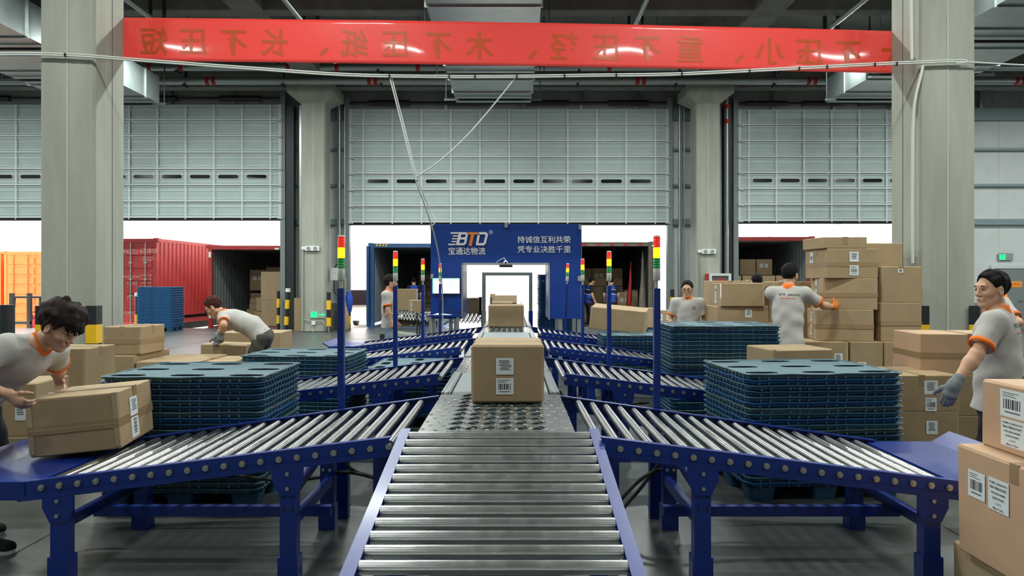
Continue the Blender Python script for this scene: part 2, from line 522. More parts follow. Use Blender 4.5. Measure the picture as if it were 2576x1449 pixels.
M_red = mat('red_band', (176, 30, 34), .5)
def hpipe(label, y, z, r, x0, x1, bands, xs=1.2):
    root = empty('sprinkler_pipe', (0, y, z)); tag(root, label, 'pipe')
    G().cyl((x0, 0, 0), (x1, 0, 0), r, 14).build('pipe_run', M_steel, root)
    for b in bands: G().cyl((b - .06, 0, 0), (b + .06, 0, 0), r * 1.03 + .003, 14).build('red_band', M_red, root)
    x = x0 + xs
    while x < x1:
        G().span((x - .03, -.03, r), (x + .03, .03, ZC - z - .01)).bar((x - .03, -.14, -r - .04), (x - .03, .14, -r - .04), .06, .06).build('pipe_bracket', M_dark, root); x += 3.1
hpipe('upper grey sprinkler pipe with red bands running above the dock doors', 22.1, 8.26, .11, -23.9, 23.9, (-11.2, -10.2, -6.9, -5.4, -2.9, 3.0, 7.3, 8.6, 12.3, -15.6, 16.2))
hpipe('lower grey sprinkler pipe with paired red bands above the dock doors', 22.6, 7.98, .12, -23.9, 23.9, (-9.6, -9.4, -4.5, -4.3, 3.95, 4.15, 9.35, 9.55, -18.3, -18.1, 15.9, 16.1))
r_ = G().cyl((0, 0, 0), (0, 0, 8.0), .06, 12).build('riser_pipe', M_steel, None, (7.28, 24.25, 0))
tag(r_, 'grey riser pipe with red couplings beside the hydrant cabinet pillar', 'pipe')
for z in (7.0, 7.5, 7.85): G().cyl((0, 0, z), (0, 0, z + .14), .085, 12).build('red_coupling', M_red, r_)
for lab, x, y in (('thin steel conduit pipe on the wall behind the leaning bollard', -7.05, 24.4), ('thin steel conduit pipe beside the straw broom', -5.86, 24.3), ('thin steel conduit pipe behind the man in glasses', 5.72, 24.4)):
    tag(G().cyl((0, 0, .2), (0, 0, 7.6), .035, 8).cyl((.16, .05, .9), (.16, .05, 7.6), .022, 8).build('conduit_pipe', M_steel, None, (x, y, 0)), lab, 'pipe')
for i, (x, y, lab) in enumerate(((-4.9, 15.6, 'diagonal grey ceiling pipe on the monitor side of the middle duct'), (2.9, 15.6, 'diagonal grey ceiling pipe on the hydrant side of the middle duct'), (-8.3, 15.0, 'diagonal grey ceiling pipe above the banner end with the first character'), (7.6, 15.6, 'diagonal grey ceiling pipe above the banner end near the conduit pillar'))):
    tag(G().cyl((0, -6, 0), (0, 4.2, 0), .06, 10).build('branch_pipe', M_steel, None, (x, y, 7.72)), lab, 'pipe')
    for yy in (1.6,):
        h = G().span((x - .12, y + yy - .03, 7.6), (x - .06, y + yy + .03, ZC)).span((x + .2, y + yy - .03, 7.6), (x + .26, y + yy + .03, ZC)).span((x - .12, y + yy - .03, 7.58), (x + .26, y + yy + .03, 7.64)).build('pipe_hanger', M_dark)
        tag(h, 'black hanger of the ' + lab.replace('diagonal grey ', ''), 'bracket')

# ceiling luminaires
def lamp_light(x, y, z, k=1.0):
    ld = bpy.data.lights.new('lamp_light', 'AREA')
    ld.shape = 'RECTANGLE'; ld.size = 1.25; ld.size_y = .22; ld.energy = LAMP_W * k; ld.color = LAMP_COL
    o = bpy.data.objects.new('lamp_light', ld); COL.objects.link(o); o.location = (x, y, z)
LX = (-21.5, -15.5, -9.3, -3.1, 3.3, 9.3, 13.9, 19.5)
for y, k in ((-9.5, .15), (-4.2, .2), (1.0, .52), (6.6, 1.2), (13.2, 1.35), (19.2, 1.45)):
    for x in LX: lamp_light(x, y, 7.86, k)
names = ['above the orange container', None, 'above the closed red container, behind the banner', 'beside the duct on the monitor side, behind the banner', 'beside the duct on the hydrant side, behind the banner', 'above the full red container, behind the banner', 'above the grey service door side, beyond the conduit pillar', None]
for x, nm in zip(LX, names):
    if nm:
        o = G().span((-.68, -.14, 0), (.68, .14, .1), 0, .02).build('ceiling_lamp', M_white, None, (x, 19.2, 7.87))
        tag(o, 'linear white ceiling lamp ' + nm, 'ceiling lamp')
        G().span((-.6, -.01, .1), (-.58, .01, ZC - 7.87)).span((.58, -.01, .1), (.6, .01, ZC - 7.87)).build('suspension_rod', M_steel, o)

# ------------------------------------------------------------------ banner
def banner():
    Yb, xl, xr = 10.74, -5.83, 5.7
    def z_top(t): return 5.61 - .2 * t + .03 * math.sin(math.pi * t)
    def z_bot(t): return 4.965 - .19 * t + .02 * math.sin(math.pi * t)
    def pos(t, v, off=0):
        x = xl + (xr - xl) * t
        z = z_bot(t) + (z_top(t) - z_bot(t)) * v
        y = Yb - .006 * math.sin(math.pi * v) - .006 * math.sin(t * 23) * v + .002 * math.sin(t * 60 + v * 3) - off
        return (x, y, z)
    n, m = 140, 12
    g = G(); vs = []
    for off in (0, -.003):
        vs += [pos(i / n, j / m, off) for i in range(n + 1) for j in range(m + 1)]
    fs = []
    A = (n + 1) * (m + 1)
    for i in range(n):
        for j in range(m):
            a = i * (m + 1) + j
            fs.append((a, a + m + 1, a + m + 2, a + 1)); fs.append((A + a, A + a + 1, A + a + m + 2, A + a + m + 1))
    for i in range(n):
        a = i * (m + 1); fs.append((a, A + a, A + a + m + 1, a + m + 1)); b = a + m; fs.append((b, b + m + 1, A + b + m + 1, A + b))
    g.add(vs, fs, 0, True)
    mb = bpy.data.materials.new('red_banner_cloth'); mb.use_nodes = True; nt = mb.node_tree
    b = nt.nodes['Principled BSDF']; b.inputs['Base Color'].default_value = (*lin((240, 98, 90)), 1); b.inputs['Roughness'].default_value = .45
    b.inputs['Coat Weight'].default_value = 1.0; b.inputs['Coat Roughness'].default_value = .07; b.inputs['Coat IOR'].default_value = 1.7
    tr = nt.nodes.new('ShaderNodeBsdfTranslucent'); tr.inputs['Color'].default_value = (*lin((255, 100, 88)), 1)
    mx = nt.nodes.new('ShaderNodeMixShader'); mx.inputs['Fac'].default_value = .4
    nt.links.new(b.outputs['BSDF'], mx.inputs[1]); nt.links.new(tr.outputs['BSDF'], mx.inputs[2]); nt.links.new(mx.outputs['Shader'], nt.nodes['Material Output'].inputs['Surface'])
    o = g.build('banner', mb)
    tag(o, 'long red cloth banner with mirrored orange characters stretched between the two front pillars', 'banner')
    # the writing shows through from the other side, so it reads mirrored
    chars = [('短', 388), ('压', 487), ('不', 588), ('长', 690), ('、', 815), ('纸', 892), ('压', 996), ('不', 1102), ('木', 1206), ('、', 1340), ('轻', 1418), ('压', 1526), ('不', 1628), ('重', 1736), ('、', 1860), ('小', 1936), ('压', 2036), ('不', 2132), ('大', 2250)]
    md = mat('banner_lettering', (200, 76, 8), .5, coat=.3)
    for ch, px in chars:
        vs_, fs_, w_, h_ = glyphs(ch, .018)
        xc = (px - 1288) * Yb / FPX
        sc = .43
        gg = G(); pts = []
        for x, y in vs_:
            X = xc - (x - w_ / 2) * sc * .98
            X = min(X, xr - .005)
            t = (X - xl) / (xr - xl)
            v = .2 + y * sc / .64
            p = pos(min(max(t, 0), 1), v, .004); pts.append(p)
        gg.add(pts, [f[::-1] for f in fs_])
        gg.build('lettering', md, o)
banner()
# ------------------------------------------------------------------ conveyors
X0 = -.09
PITCH = 2.68
# --- gravity roller section in front (runs down towards the camera)
def front_section():
    root = empty('roller_conveyor', (X0 + .02, 4.05, 0))
    tag(root, 'steel roller conveyor with blue side rails sloping down from the first wheel plate', 'conveyor')
    def z(y): return .80 + .1617 * y          # y measured from the top end, negative towards the camera
    ye = -2.7
    for s_ in (-1, 1):
        g = G()
        g.bar((s_ * .54, .03, z(.03) - .05), (s_ * .54, ye, z(ye) - .05), .04, .1)
        g.bar((s_ * .535, .03, z(.03) + .002), (s_ * .535, ye, z(ye) + .002), .055, .012)
        g.build('side_rail', M_blue, root)
    y = -.045
    while y > ye + .05:
        zz = z(y) - .012
        r = G().cyl((-.505, y, zz), (.505, y, zz), .027, 20).build('roller', M_chrome, root)
        G().cyl((-.522, y, zz), (-.505, y, zz), .018, 10).build('roller_bearing', M_rubber, r); G().cyl((.505, y, zz), (.522, y, zz), .018, 10).build('roller_bearing', M_rubber, r)
        y -= .1086
    for y in (-.5, -2.3):
        for s_ in (-1, 1):
            G().span((s_ * .5 - .04, y - .04, 0), (s_ * .5 + .04, y + .04, z(y) - .1)).build('leg', M_blue, root)
        G().span((-.46, y - .03, .25), (.46, y + .03, .31)).build('cross_bar', M_blue, root)
front_section()

# --- the main line: popup wheel plates and belts
def wheel_plate(i, label, ylen=1.38):
    root = empty('wheel_sorter', (X0, 4.1 + PITCH * i, 0)); tag(root, label, 'conveyor')
    hw = .455
    g = G(); g.span((-hw, 0, .745), (hw, ylen, .785), 0, .006)
    g.span((-hw, -.004, .7), (hw, 0.012, .78)); g.span((-hw, 0, .66), (-hw + .02, ylen, .78)); g.span((hw - .02, 0, .66), (hw, ylen, .78))
    g.span((-.29, .02, .785), (.29, ylen - .02, .788), 0)
    g.build('plate', M_inox, root)
    near = i < 2
    # raised star knobs
    g = G()
    nx = 7; ny = int(ylen / .115)
    def star(x, y, zb, r=.013):
        r = .011
        if not near: g.ball((x, y, zb), (r * .8, r * .8, .006), 6, 4); return
        g.ball((x, y, zb), (r * .42, r * .42, .006), 6, 4)
        for a in range(6):
            t = a * math.pi / 3
            g.ball((x + math.cos(t) * r, y + math.sin(t) * r, zb), (r * .3, r * .3, .004), 5, 3)
    for j in range(ny):
        y = .06 + j * .115
        for x in (-.42, -.34, .34, .42): star(x + (.02 if j % 2 else -.015), y + (.03 if abs(x) > .4 else 0), .786)
        for q in range(nx):
            star(-.255 + q * .085 + (.0 if j % 2 else .03), y + (.018 if q % 2 else -.01), .79)
    g.build('raised_studs', M_inox, root)
    # popup wheels, each tilted pair standing in an oval slot
    rows = 9; cols = 6
    for j in range(rows):
        y = .1 + j * (ylen - .16) / (rows - 1) * .98
        for q in range(cols):
            x = -.245 + q * .098
            if j % 1: continue
            w_ = G()
            for e in (-1, 1):
                w_.tube([(x - .03, y + e * .016 - .006, .787), (x + .03, y + e * .016 + .006, .787)], .0, 3) if False else None
                n = 10; xs = []
                vs = []; fs = []
                cx, cy = x + e * .008, y + e * .017
                for s2 in (-1, 1):
                    for t in range(n):
                        a = 2 * math.pi * t / n
                        vs.append((cx + math.cos(a) * .03, cy + s2 * .009 + math.cos(a) * .004, .782 + math.sin(a) * .018))
                fs = [tuple(range(n))[::-1], tuple(range(n, 2 * n))] + [(t, (t + 1) % n, n + (t + 1) % n, n + t) for t in range(n)]
                w_.add(vs, fs, 0)
                w_.add([(cx - .042, cy - .014, .7885), (cx + .042, cy - .014, .7885), (cx + .042, cy + .014, .7885), (cx - .042, cy + .014, .7885)], [(0, 1, 2, 3)], 1)
            w_.build('popup_wheel', [M_wheel, M_rubber], root)
    g = G()
    for y in (.15, ylen - .15):
        for s_ in (-1, 1): g.span((s_ * .38 - .035, y - .035, 0), (s_ * .38 + .035, y + .035, .75))
    g.span((-.4, .1, .3), (.4, ylen - .1, .66))
    g.build('base_frame', M_blue if i else M_dark, root)
    return root
def belt(i, label, y0, y1, z0=.79, z1=.79):
    root = empty('belt_conveyor', (X0, y0, 0)); tag(root, label, 'conveyor')
    L = y1 - y0
    g = G(); g.hexa([(-.37, .03, z0 - .12), (.37, .03, z0 - .12), (.37, L - .03, z1 - .12), (-.37, L - .03, z1 - .12), (-.37, .03, z0), (.37, .03, z0), (.37, L - .03, z1), (-.37, L - .03, z1)])
    g.cyl((-.37, .04, z0 - .06), (.37, .04, z0 - .06), .06, 16)
    g.build('belt', M_belt, root)
    for s_ in (-1, 1):
        g = G(); a, b = s_ * .385, s_ * .455
        g.hexa([(min(a, b), 0, z0 - .16), (max(a, b), 0, z0 - .16), (max(a, b), L, z1 - .16), (min(a, b), L, z1 - .16), (min(a, b), 0, z0 + .006), (max(a, b), 0, z0 + .006), (max(a, b), L, z1 + .006), (min(a, b), L, z1 + .006)])
        g.hexa([(s_ * .40 - .004, 0, z0), (s_ * .40 + .004, 0, z0), (s_ * .40 + .004, L, z1), (s_ * .40 - .004, L, z1), (s_ * .40 - .004, 0, z0 + .014), (s_ * .40 + .004, 0, z0 + .014), (s_ * .40 + .004, L, z1 + .014), (s_ * .40 - .004, L, z1 + .014)])
        g.hexa([(s_ * .44 - .004, 0, z0), (s_ * .44 + .004, 0, z0), (s_ * .44 + .004, L, z1), (s_ * .44 - .004, L, z1), (s_ * .44 - .004, 0, z0 + .014), (s_ * .44 + .004, 0, z0 + .014), (s_ * .44 + .004, L, z1 + .014), (s_ * .44 - .004, L, z1 + .014)])
        g.build('side_frame', M_alu, root)
    for y, zz in ((.2, z0), (L - .2, z1)):
        for s_ in (-1, 1): G().span((s_ * .41 - .03, y - .03, 0), (s_ * .41 + .03, y + .03, zz - .16)).build('leg', M_alu, root)
pos_w = ['adjoining the sloping roller conveyor, under the big box', 'second from the sloping roller conveyor', 'third from the sloping roller conveyor', 'last before the blue scanning gate']
for i in range(4):
    wheel_plate(i, 'stainless wheel sorting plate ' + pos_w[i])
for i in range(4):
    belt(i, 'grey belt conveyor ' + ['behind the big box, between first and second wheel plates', 'between the second and third wheel plates', 'between the third and last wheel plates', 'leading through the blue scanning gate'][i],
         4.1 + PITCH * i + 1.4, 4.1 + PITCH * (i + 1) - .02 if i < 3 else 17.2)

# --- side lanes: gravity roller chutes with a sheet tray at the outer end
U0, U1, SL = .5, 2.52, .118
YF = 3.87
def lane_proto():
    """built for the right-hand side, nearest; origin on the floor below the axis at the front rail"""
    root = empty('roller_lane', (X0, YF, 0))
    def zr(u): return .807 - SL * (u - U0)
    def yb(u): return 1.42 - (u - U0) / (U1 - U0) * .36
    # front rail: channel with top flange
    for nm, y0, y1, s_ in (('front_rail', 0, 0, 1), ('back_rail', yb(U0 - .04), yb(U1), -1)):
        a = Vector((U0 + .07 if s_ > 0 else U0 - .05, y0, zr(U0)))
        b = Vector((U1 + .06, y1, zr(U1 + .06)))
        g = G()
        g.bar(a + Vector((0, 0, -.05)), b + Vector((0, 0, -.05)), .012, .1)
        fl = Vector((0, .018 * s_, 0))
        g.bar(a + fl + Vector((0, 0, -.003)), b + fl + Vector((0, 0, -.003)), .042, .008)
        g.bar(a + fl + Vector((0, 0, -.1)), b + fl + Vector((0, 0, -.1)), .042, .008)
        if s_ > 0:
            g.bar(a + Vector((0, -.008, -.085)), b + Vector((0, -.008, -.085)), .01, .03)
        g.build(nm, M_blue, root)
    u = U0 + .075
    while u < U1 - .02:
        zz = zr(u) - .038
        r = G().cyl((u, .02, zz), (u, yb(u) - .02, zz), .0255, 16).build('roller', M_chrome, root)
        G().cyl((u, -.022, zz), (u, -.004, zz), .017, 10).cyl((u, -.03, zz), (u, -.02, zz), .009, 8).build('axle_bolt', M_bolt, r)
        u += .0985
    # legs
    def leg(u, y, back):
        zt = zr(u) - .1
        g = G(); g.span((u - .045, y - .035, 0), (u + .045, y + .035, zt - (.0 if back else .02)))
        g.span((u - .055, y - .045, 0), (u + .055, y + .045, .16))
        l = g.build('leg', M_blue, root)
        if not back:
            gp = G().prism([(u - .085, zt + .03), (u + .085, zt + .03), (u + .085, zt - .06), (u + .045, zt - .14), (u - .045, zt - .14), (u - .085, zt - .06)], (0, y - .036, 0), (1, 0, 0), (0, 0, 1), .006)
            gp.build('gusset_plate', M_blue, l)
        sl = G()
        for dz in ((.02, .1) if not back else (.3, .22)):
            z = zt - dz if not back else dz + .1
            for dx in ((0,) if not back else (-.022, .022)):
                G().cyl((u + dx, y - (.055 if not back else .05), z), (u + dx, y - .03, z), .011, 8).build('bolt', M_bolt, l)
        if not back:
            for dz in (.42, .5):
                for dx in (-.024, .024): G().span((u + dx - .005, y - .037, dz - .018), (u + dx + .005, y - .034, dz + .018)).build('adjusting_slot', M_rubber, l)
    for u in (1.12, 2.36):
        leg(u, .03, False); leg(u + .02, .92, True)
        g = G().span((u - .02, .06, .3), (u + .02, .9, .36)).build('cross_bar', M_blue, root)
    G().bar((1.14, .06, .46), (1.14, .9, .56), .04, .05).build('cross_bar', M_blue, root)
    G().span((1.0, .42, .24), (2.42, .47, .3)).build('long_bar', M_blue, root)
    # leg close to the main line
    G().span((1.05, 1.1, 0), (1.13, 1.17, zr(1.1) - .1)).build('leg', M_blue, root)
    G().span((.62, .2, 0), (.7, .27, zr(.66) - .1)).build('leg', M_blue, root)
    # tray
    zt = zr(U1) - .02
    g = G(); yt = yb(U1)
    g.span((U1 + .0, -.0, zt - .02), (U1 + .46, yt, zt))
    g.span((U1 + .02, -.012, zt - .08), (U1 + .44, 0, zt + .02))
    g.build('sheet_tray', M_blue, root)
    g = G(); g.hexa([(U1 + .46, .15, zt - .02), (U1 + .58, .15, zt + .05), (U1 + .58, yt, zt + .05), (U1 + .46, yt, zt - .02), (U1 + .46, .15, zt), (U1 + .58, .15, zt + .07), (U1 + .58, yt, zt + .07), (U1 + .46, yt, zt)])
    g.build('tray_lip', M_blue, root)
    return root
LANE_POS = ['first', 'second', 'third', 'last']
SIDE = {'right': 'hydrant cabinet', 'left': 'monitor'}
def mirror_tree(o, parent=None):
    """a mirrored copy with its own mesh data"""
    c = o.copy(); COL.objects.link(c)
    if parent: c.parent = parent
    if o.type == 'MESH':
        me = o.data.copy()
        n = len(me.vertices); co = np.empty(n * 3, np.float32); me.vertices.foreach_get('co', co); co[0::3] *= -1
        me.vertices.foreach_set('co', co); me.flip_normals(); me.update(); c.data = me
    for ch in o.children: mirror_tree(ch, c)
    return c
R0 = lane_proto(); L0 = mirror_tree(R0)
for side, p in (('right', R0), ('left', L0)):
    for i in range(4):
        o = p if i == 0 else dup(p)
        o.location = (X0, YF + PITCH * i, 0)
        tag(o, '%s blue roller lane on the %s side, counting from the sloping roller conveyor' % (LANE_POS[i], SIDE[side]), 'conveyor', 'roller lanes on the %s side' % SIDE[side])

# --- stack lights on blue posts
M_lr = mat('lens_red', (222, 40, 16), .2, emit=.55, coat=.3)
M_la = mat('lens_amber', (255, 146, 4), .2, emit=3.6)
M_lg = mat('lens_green', (12, 128, 62), .2, emit=.12, coat=.3)
M_lbase = mat('light_base', (196, 196, 190), .4)
def stack_light():
    root = empty('signal_light')
    G().span((-.023, -.023, 0), (.023, .023, 1.6)).span((-.06, -.06, 0), (.06, .06, .01)).build('post', M_blue, root)
    G().span((-.024, -.024, 1.06), (.024, .024, 1.066)).build('cable_tie', M_rubber, root)
    G().cyl((0, 0, 1.6), (0, 0, 1.665), .011, 8).build('stem', M_alu, root)
    G().lathe([(.023, 0), (.027, .005), (.027, .085), (.025, .09)], (0, 0, 1.655), 16).build('light_base', M_lbase, root)
    z = 1.745
    for m_, nm in ((M_lg, 'green_lens'), (M_la, 'amber_lens'), (M_lr, 'red_lens')):
        g = G()
        prof = []
        for k in range(4):
            prof += [(.0255, k * .019 + .0), (.0268, k * .019 + .004), (.0268, k * .019 + .015), (.0255, k * .019 + .019)]
        g.lathe(prof, (0, 0, z), 16); g.build(nm, m_, root); z += .077
    G().lathe([(.026, 0), (.026, .006), (.02, .012)], (0, 0, z), 16).build('cap', M_lbase, root)
    return root
sl = stack_light()
for side, us in (('left', (-1.25, -1.29, -1.32, -1.333)), ('right', (1.06, 1.074, 1.046, .95))):
    for i in range(4):
        o = sl if (side == 'left' and i == 0) else dup(sl)
        o.location = (us[i], 5.24 + PITCH * i, 0)
        o.rotation_euler = (0, math.radians(2.5) if (side == 'right' and i == 3) else 0, 0)
        tag(o, 'red amber green signal light on a blue post by the %s %s side lane' % (LANE_POS[i], SIDE[side]), 'signal light', 'signal lights along the lanes')

# --- blue scanning gate
def gate():
    Yg, dp = 14.6, 1.3
    x0, x1, a, b = -1.66, 1.42, -1.0, .74
    root = empty('scanning_gate', (0, Yg, 0)); tag(root, 'blue scanning gate spanning the main line with white lettering on its header', 'scanning gate')
    zb, zh, zt = .89, 2.03, 2.82
    hd = G().span((x0, 0, zh), (x1, .05, zt)).span((x0, dp - .05, zh), (x1, dp, zt)).span((x0, .05, zt - .04), (x1, dp - .05, zt)).build('header_panel', M_gate, root)
    for u0, u1, nm in ((x0, a, 'side_panel'), (b, x1, 'side_panel')):
        G().span((u0, 0, zb), (u1, .05, zh)).build(nm, M_gate, root); G().span((u0, dp - .05, zb), (u1, dp, zh)).build('rear_panel', M_gate, root)
    G().span((a - .03, .05, zb), (a, dp - .05, zh)).build('inner_panel', M_gate, root); G().span((b, .05, zb), (b + .03, dp - .05, zh)).build('inner_panel', M_gate, root)
    G().span((a - .02, -.01, zh - .045), (b + .02, .06, zh)).span((a - .03, -.01, zb), (a - .005, .0, zh)).span((b + .005, -.01, zb - .02), (b + .03, 0, zh)).build('edge_trim', M_alu, root)
    for x in (x0 + .05, a - .25, b + .25, x1 - .05):
        for y in (.06, dp - .06): G().span((x - .04, y - .04, 0), (x + .04, y + .04, zb)).build('leg', M_alu, root)
    for x, z in ((x0 + .03, zh - .28), (x1 - .05, zh - .32), (x1 - .03, zt - .06), (x0 + .02, zt - .05), ((x0 + x1) / 2, zt - .02)):
        G().span((x - .03, -.03, z - .05), (x + .03, 0, z + .05)).build('hinge', M_alu, root)
    M_wl = mat('white_lettering', (222, 228, 232), .5); M_ol = mat('orange_lettering', (226, 128, 48), .5)
    # logo: letters slanting right, bars trailing to the left of the first letter
    def xz(px, py): p = P(px, py, Yg); return (p.x, p.z)
    yy = -.004
    lay = [0]
    def poly(g, pts):
        g.prism([xz(*p) for p in pts], (0, yy, 0), (1, 0, 0), (0, 0, 1), .003)
    def ring(g, outer, inner):
        n = len(outer); o_ = [Vector((xz(*p)[0], yy - .003, xz(*p)[1])) for p in outer]; i_ = [Vector((xz(*p)[0], yy - .003, xz(*p)[1])) for p in inner]
        g.add(o_ + i_, [(k, (k + 1) % n, n + (k + 1) % n, n + k) for k in range(n)])
    def zz(x, y): return (860 + x / 4.141, 550 + y / 4.141)
    g = G()
    for x0_, x1_, y0_, y1_ in ((1135, 1215, 142, 158), (1158, 1207, 173, 186), (1150, 1200, 203, 216), (1148, 1192, 232, 245), (1110, 1185, 262, 277)):
        poly(g, [zz(x0_ - 4, y1_), zz(x1_ - 4, y1_), zz(x1_, y0_), zz(x0_, y0_)])
    # B: outer shell as strips, two counters
    def stroke(g, pts, wd):
        for (ax, ay), (bx, by) in zip(pts[:-1], pts[1:]):
            L = math.hypot(bx - ax, by - ay); nx, ny = -(by - ay) / L * wd / 2, (bx - ax) / L * wd / 2; ex, ey = (bx - ax) / L * wd * .3, (by - ay) / L * wd * .3
            lay[0] -= .0006
            g.prism([xz(*zz(ax - ex + nx, ay - ey + ny)), xz(*zz(bx + ex + nx, by + ey + ny)), xz(*zz(bx + ex - nx, by + ey - ny)), xz(*zz(ax - ex - nx, ay - ey - ny))], (0, yy + lay[0], 0), (1, 0, 0), (0, 0, 1), .003)
    stroke(g, [(1232, 150), (1204, 268)], 30)
    stroke(g, [(1230, 153), (1290, 153), (1302, 166), (1296, 196), (1280, 206), (1222, 208)], 22)
    stroke(g, [(1280, 206), (1292, 220), (1284, 254), (1268, 267), (1205, 267)], 22)
    stroke(g, [(1436, 153), (1498, 153), (1510, 166), (1490, 252), (1474, 267), (1408, 267), (1424, 180)], 24)
    g.build('logo_lettering', M_wl, hd)
    g = G(); stroke(g, [(1318, 154), (1414, 154)], 24); stroke(g, [(1364, 160), (1338, 275)], 32); g.build('logo_lettering', M_ol, hd)
    g = G()
    n = 24; c = zz(1553, 141)
    ring(g, [(c[0] + 4.9 * math.cos(2 * math.pi * k / n), c[1] + 4.9 * math.sin(2 * math.pi * k / n)) for k in range(n)], [(c[0] + 4.1 * math.cos(2 * math.pi * k / n), c[1] + 4.1 * math.sin(2 * math.pi * k / n)) for k in range(n)])
    q = xz(c[0], c[1] + 2.8); g.text('R', (q[0], yy, q[1]), (1, 0, 0), (0, 0, 1), .062)
    g.build('registered_mark', M_wl, hd); g = G(); q = xz(1174.5, 639); g.text('宝通达物流', (q[0], yy, q[1]), (1, 0, 0), (0, 0, 1), .162, bold=.010, fit=93 * Yg / FPX); g.build('company_lettering', M_wl, hd)
    for txt, py in (('持诚信互利共荣', 609.5), ('凭专业决胜千里', 634)):
        q = xz(1368.5, py); g = G(); g.text(txt, (q[0], yy, q[1]), (1, 0, 0), (0, 0, 1), .15, bold=.010, fit=134 * Yg / FPX); g.build('slogan_lettering', M_wl, hd)

    # camera under the header
    c = P(1272, 661, Yg - .1)
    cm = G().ball((c.x, -.12, c.z), (.045, .05, .045), 12, 8).cyl((c.x, -.18, c.z), (c.x, -.14, c.z), .022, 12, 1).span((c.x - .012, -.12, c.z), (c.x + .012, .0, c.z + .05)).tube([(c.x, -.1, c.z + .04), (c.x - .03, -.06, c.z + .1), (c.x - .14, -.03, c.z + .05), (c.x - .2, -.02, c.z - .01)], .006, 6).build('camera', [M_white, M_glassd], root)
    G().span((c.x - .13, -.05, c.z - .09), (c.x + .14, .05, c.z - .04)).build('cable_bundle', M_dark, root)
    return root
gate()
mp = P(1122, 719, 14.5)
root = empty('monitor', (mp.x, 14.5, mp.z)); tag(root, 'flat monitor with a lit white screen on one leg of the blue gate', 'monitor')
G().span((-.29, 0, -.17), (.29, .05, .17)).span((-.1, .05, -.08), (.1, .1, .08)).build('monitor_case', M_rubber, root)
M_scr = mat('screen_white', (228, 238, 240), .3, emit=.75); M_scb = mat('screen_blue', (120, 200, 232), .3, emit=.9); M_scg = mat('screen_text', (150, 170, 178), .3, emit=.5)
g = G().span((-.275, -.004, -.155), (.275, .0, .155)).span((-.275, -.006, -.155), (-.25, -.004, .155), 1).span((-.275, -.006, .14), (.275, -.004, .155), 1)
for k in range(5): g.span((.05, -.006, .1 - k * .03), (.13 + .01 * (k % 2), -.004, .104 - k * .03), 2)
g.span((-.23, -.006, .11), (-.12, -.004, .118), 2); g.build('screen', [M_scr, M_scb, M_scg], root)
tag(G().tube([(0, 0, 0), (-.04, -.03, -.15), (-.02, -.02, -.32), (.1, -.03, -.42), (.3, -.02, -.46)], .008, 6).build('cable', M_rubber, None, (-1.33, 14.56, 1.47)), 'black cable hanging below the monitor on the blue gate', 'cable')
# shelf under the monitor
root = empty('work_shelf', (-1.35, 14.27, 0)); tag(root, 'narrow blue work shelf with papers below the monitor', 'shelf')
G().span((-.32, -.1, .95), (.33, .3, .98)).build('shelf_board', M_blue, root); G().span((-.3, -.08, 0), (-.25, -.03, .95)).span((.25, -.08, 0), (.3, -.03, .95)).build('leg', M_alu, root)
tag(G().add([(-.18, -.1, .005), (.16, -.1, .002), (.2, .12, .0), (-.1, .13, .03)], [(0, 1, 2, 3)]).span((-.15, -.08, 0), (.14, .1, .004)).build('paper_sheets', M_paper, None, (-1.4, 14.32, .981)), 'loose white paper sheets on the blue shelf below the monitor', 'paper')
# dark portal behind the gate
root = empty('portal_frame', (-.12, 18.2, 0)); tag(root, 'dark portal frame on blue feet seen through the scanning gate', 'frame')
G().span((-.64, -.05, 1.8), (.64, .05, 1.88)).span((-.64, -.05, .9), (-.55, .05, 1.8)).span((.55, -.05, .9), (.64, .05, 1.8)).build('frame_tube', mat('portal_grey', (96, 104, 106), .5), root)
G().span((-.65, -.06, 0), (-.54, .06, .9)).build('foot_post', M_blue, root); G().span((.54, -.06, 0), (.65, .06, .9)).build('foot_post', M_blue, root)
belt(9, 'rising belt conveyor beyond the blue gate carrying boxes into the daylight', 17.3, 24.5, .79, 1.02)
# flexible skate wheel conveyor beside the gate
def skate():
    root = empty('skate_wheel_conveyor', (-1.9, 16.9, 0)); tag(root, 'extendable skate wheel conveyor leading from the blue truck to the gate', 'conveyor')
    g = G(); n = 26
    pts = [(-1.3 + 2.5 * t / n, 2.2 * (1 - t / n) ** 2) for t in range(n + 1)]
    for (ax, ay), (bx, by) in zip(pts[:-1], pts[1:]):
        for oy in (-.25, .25):
            g.bar((ax, ay + oy, .68), (bx, by + oy, .86), .01, .02); g.bar((ax, ay + oy, .86), (bx, by + oy, .68), .01, .02)
    g.build('scissor_frame', M_alu, root)
    g = G()
    for ax, ay in pts:
        for q in range(6): g.cyl((ax, ay - .24 + q * .095, .87), (ax, ay - .21 + q * .095, .87), .03, 8)
    g.build('skate_wheels', M_inox, root)
    for t in (0, 9, 18, 26):
        ax, ay = pts[t]
        for oy in (-.25, .25): G().cyl((ax, ay + oy, .08), (ax, ay + oy, .86), .018, 8).build('leg', M_dark, root)
        G().ball((ax, ay - .25, .04), .04).ball((ax, ay + .25, .04), .04).build('caster', M_red, root)
skate()
root = empty('work_stand', (-.62, 15.98, 0)); tag(root, 'aluminium profile stand with a screen arm beside the belt at the gate', 'stand')
G().span((-.05, -.04, 0), (.03, .04, 1.35)).span((.12, .2, 0), (.17, .25, 1.3)).span((-.5, -.05, .5), (.1, .05, .56)).span((-.45, -.03, 0), (-.4, .03, .5)).build('stand_profile', M_alu, root)
G().span((-.12, -.02, .9), (-.06, .16, 1.3)).build('side_screen', M_rubber, root)

